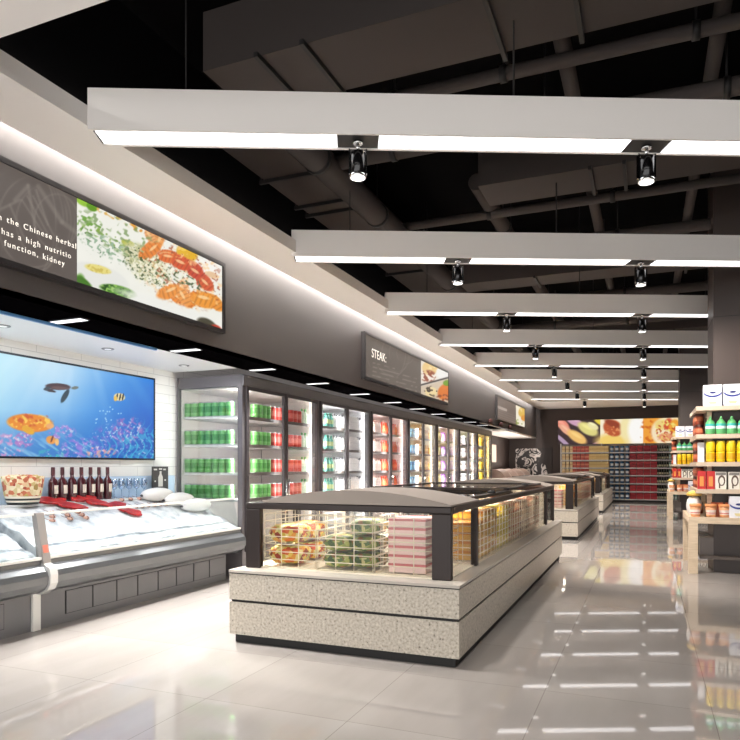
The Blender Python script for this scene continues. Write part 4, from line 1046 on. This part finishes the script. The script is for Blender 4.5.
# ------------------------------------------------------------------ bakery corner beyond the fridges
t = thing('flower_mural', 'dark panel with pale swirling flower pattern in the far left corner', 'panel', (-3.75, YF-.031, .75))
m = M('mural_print', (40,32,30), .5); N, L, bs = nodes(m)
tc = N.new('ShaderNodeTexCoord'); vz = N.new('ShaderNodeTexNoise'); vz.inputs['Scale'].default_value = 2.6; vz.inputs['Detail'].default_value = 1.5; vz.inputs['Distortion'].default_value = 2.2
L.new(tc.outputs['Object'], vz.inputs['Vector'])
rp = ramp(N, [(.46,(38,30,30)), (.5,(206,196,190)), (.57,(216,206,200)), (.6,(40,32,32))]); L.new(vz.outputs['Fac'], rp.inputs[0]); L.new(rp.outputs[0], bs.inputs['Base Color'])
b = MB(); b.box(-.64, .66, 0, .03, -.75, 1.12, 0); b.build('dark_panel', M('mural_backing', (44,34,31), .6), t)
b = MB(); b.prism([(-.63,-.08),(-.63,1.1),(.12,1.1),(.28,.95),(.22,.6),(.42,.5),(.5,.2),(.5,-.08)], 'y', -.008, 0); b.build('printed_flowers', m, t)
bn = None
for q in range(4):
    y = 19.9+q*1.22
    lab = f'ribbed arched bread cover in the bakery corner, {ORD[q]} from the fridges'
    if bn is None:
        bn = thing('bread_cover', lab, 'cover', (-4.05, y, .0), 0, 'arched bread covers')
        MB().box(-.42, .3, -.6, .6, 0, .62).build('counter_base', FARW, bn)
        out = [(math.cos(R(a))*.38-.06, .62+math.sin(R(a))*.5) for a in range(0, 181, 12)]
        MB().prism(out, 'y', -.55, .42).build('arched_hood', M('hood_pinkbrown', (206,178,166), .35, .1), bn)
        out2 = [(math.cos(R(a))*.395-.06, .62+math.sin(R(a))*.515) for a in range(0, 181, 12)]
        MB().prism(out2, 'y', .42, .5).build('chrome_rib', M('hood_rib', (232,216,206), .3, .3), bn)
    else: dup(bn, (-4.05, y, 0), lab)
t = thing('lit_window_panel', 'narrow pinkish lit panel on the dark wall beyond the fridges', 'panel', (-4.62, 21.4, 1.32))
b = MB(); b.box(0, .03, -.6, .6, 0, .62); b.build('panel_frame', FRAME, t)
b = MB(); b.box(.0302, .034, -.56, .56, .03, .59); b.build('glowing_face', M('pink_glow', (222,186,168), .5, emit=.32), t)
bs_ = None
for q, (y, lab) in enumerate(((16.6,'leftmost red brown basket on the ledge under the fascia'), (17.9,'middle red brown basket on the ledge under the fascia'), (19.2,'largest reddest basket on the ledge, below the farthest sign'))):
    if bs_ is None:
        b = MB(); b.lathe([(.03,0),(.045,.02),(.05,.05),(.046,.05),(.02,.012)], n=14); b.ball((0,0,.055), .042, .042, .03, 1, 10, 6)
        bs_ = b.build('basket', [M('basket_brown', (62,26,18), .6), M('basket_red', (86,24,18), .6)]); bs_.scale = (1, 4.2, 1.6)
        tag(bs_, lab, 'basket', 'red brown baskets on the ledge'); bs_.location = (XF+.054, y, 2.2585)
    else:
        o = dup(bs_, (XF+.054, y, 2.2585), lab)

# ------------------------------------------------------------------ light
def area(name, loc, size, sy, energy, rot, color=(1,1,1)):
    l = bpy.data.lights.new(name, 'AREA'); l.shape = 'RECTANGLE'; l.size = size; l.size_y = sy; l.energy = energy; l.color = color
    o = bpy.data.objects.new(name, l); COL.objects.link(o); o.location = loc; o.rotation_euler = rot
    return o
# cove lamps hidden above the white border, washing the fascia
area('cove_lamp', (-3.565, 11.5, 3.55), .05, 24, 270, (0, R(6), 0), (1,.98,.95))
# alcove lamps over the fish counter
for y in (3.0, 4.2, 5.4):
    area('alcove_lamp', (-4.3, y, 2.22), .5, .5, 5.5, (0, 0, 0), (.97,.985,1))
area('bakery_fill_down', (-4.1, 21.5, 2.19), .3, 4, 12, (0, 0, 0), (1,.95,.9))  # added fill without a fixture, brightens the bread covers
area('bakery_fill_up', (-4.1, 21.5, 1.16), .3, 4, 22, (R(180), 0, 0), (1,.95,.9))  # added upward fill in mid-air, brightens the white soffit
# island inside lamps
for Y0 in ISY:
    area('island_lamp', (IX0+.8, Y0+.45, .90), 1.1, .3, 3.2, (0, 0, 0), (1,.96,.9))
    area('island_lamp', (IX0+W-.35, Y0+2.6, .902), .12, 3.2, 9, (0, 0, 0), (1,.93,.8))
w = bpy.data.worlds.new('World'); SC.world = w; w.use_nodes = True
w.node_tree.nodes['Background'].inputs[0].default_value = (1, .99, .98, 1)
w.node_tree.nodes['Background'].inputs[1].default_value = 1.5
# ------------------------------------------------------------------ camera
cd = bpy.data.cameras.new('Camera'); cam = bpy.data.objects.new('Camera', cd); COL.objects.link(cam)
cam.location = (0, 0, CH); cam.rotation_euler = (R(90), 0, YAW)
cd.sensor_width = 36; cd.lens = 36*FPX/740; cd.shift_y = (HYP-370)/740; cd.clip_end = 100
SC.camera = cam
SC.view_settings.view_transform = 'Standard'; SC.view_settings.look = 'None'
SC.view_settings.exposure = .85; SC.view_settings.gamma = 1
SC.view_settings.use_curve_mapping = False
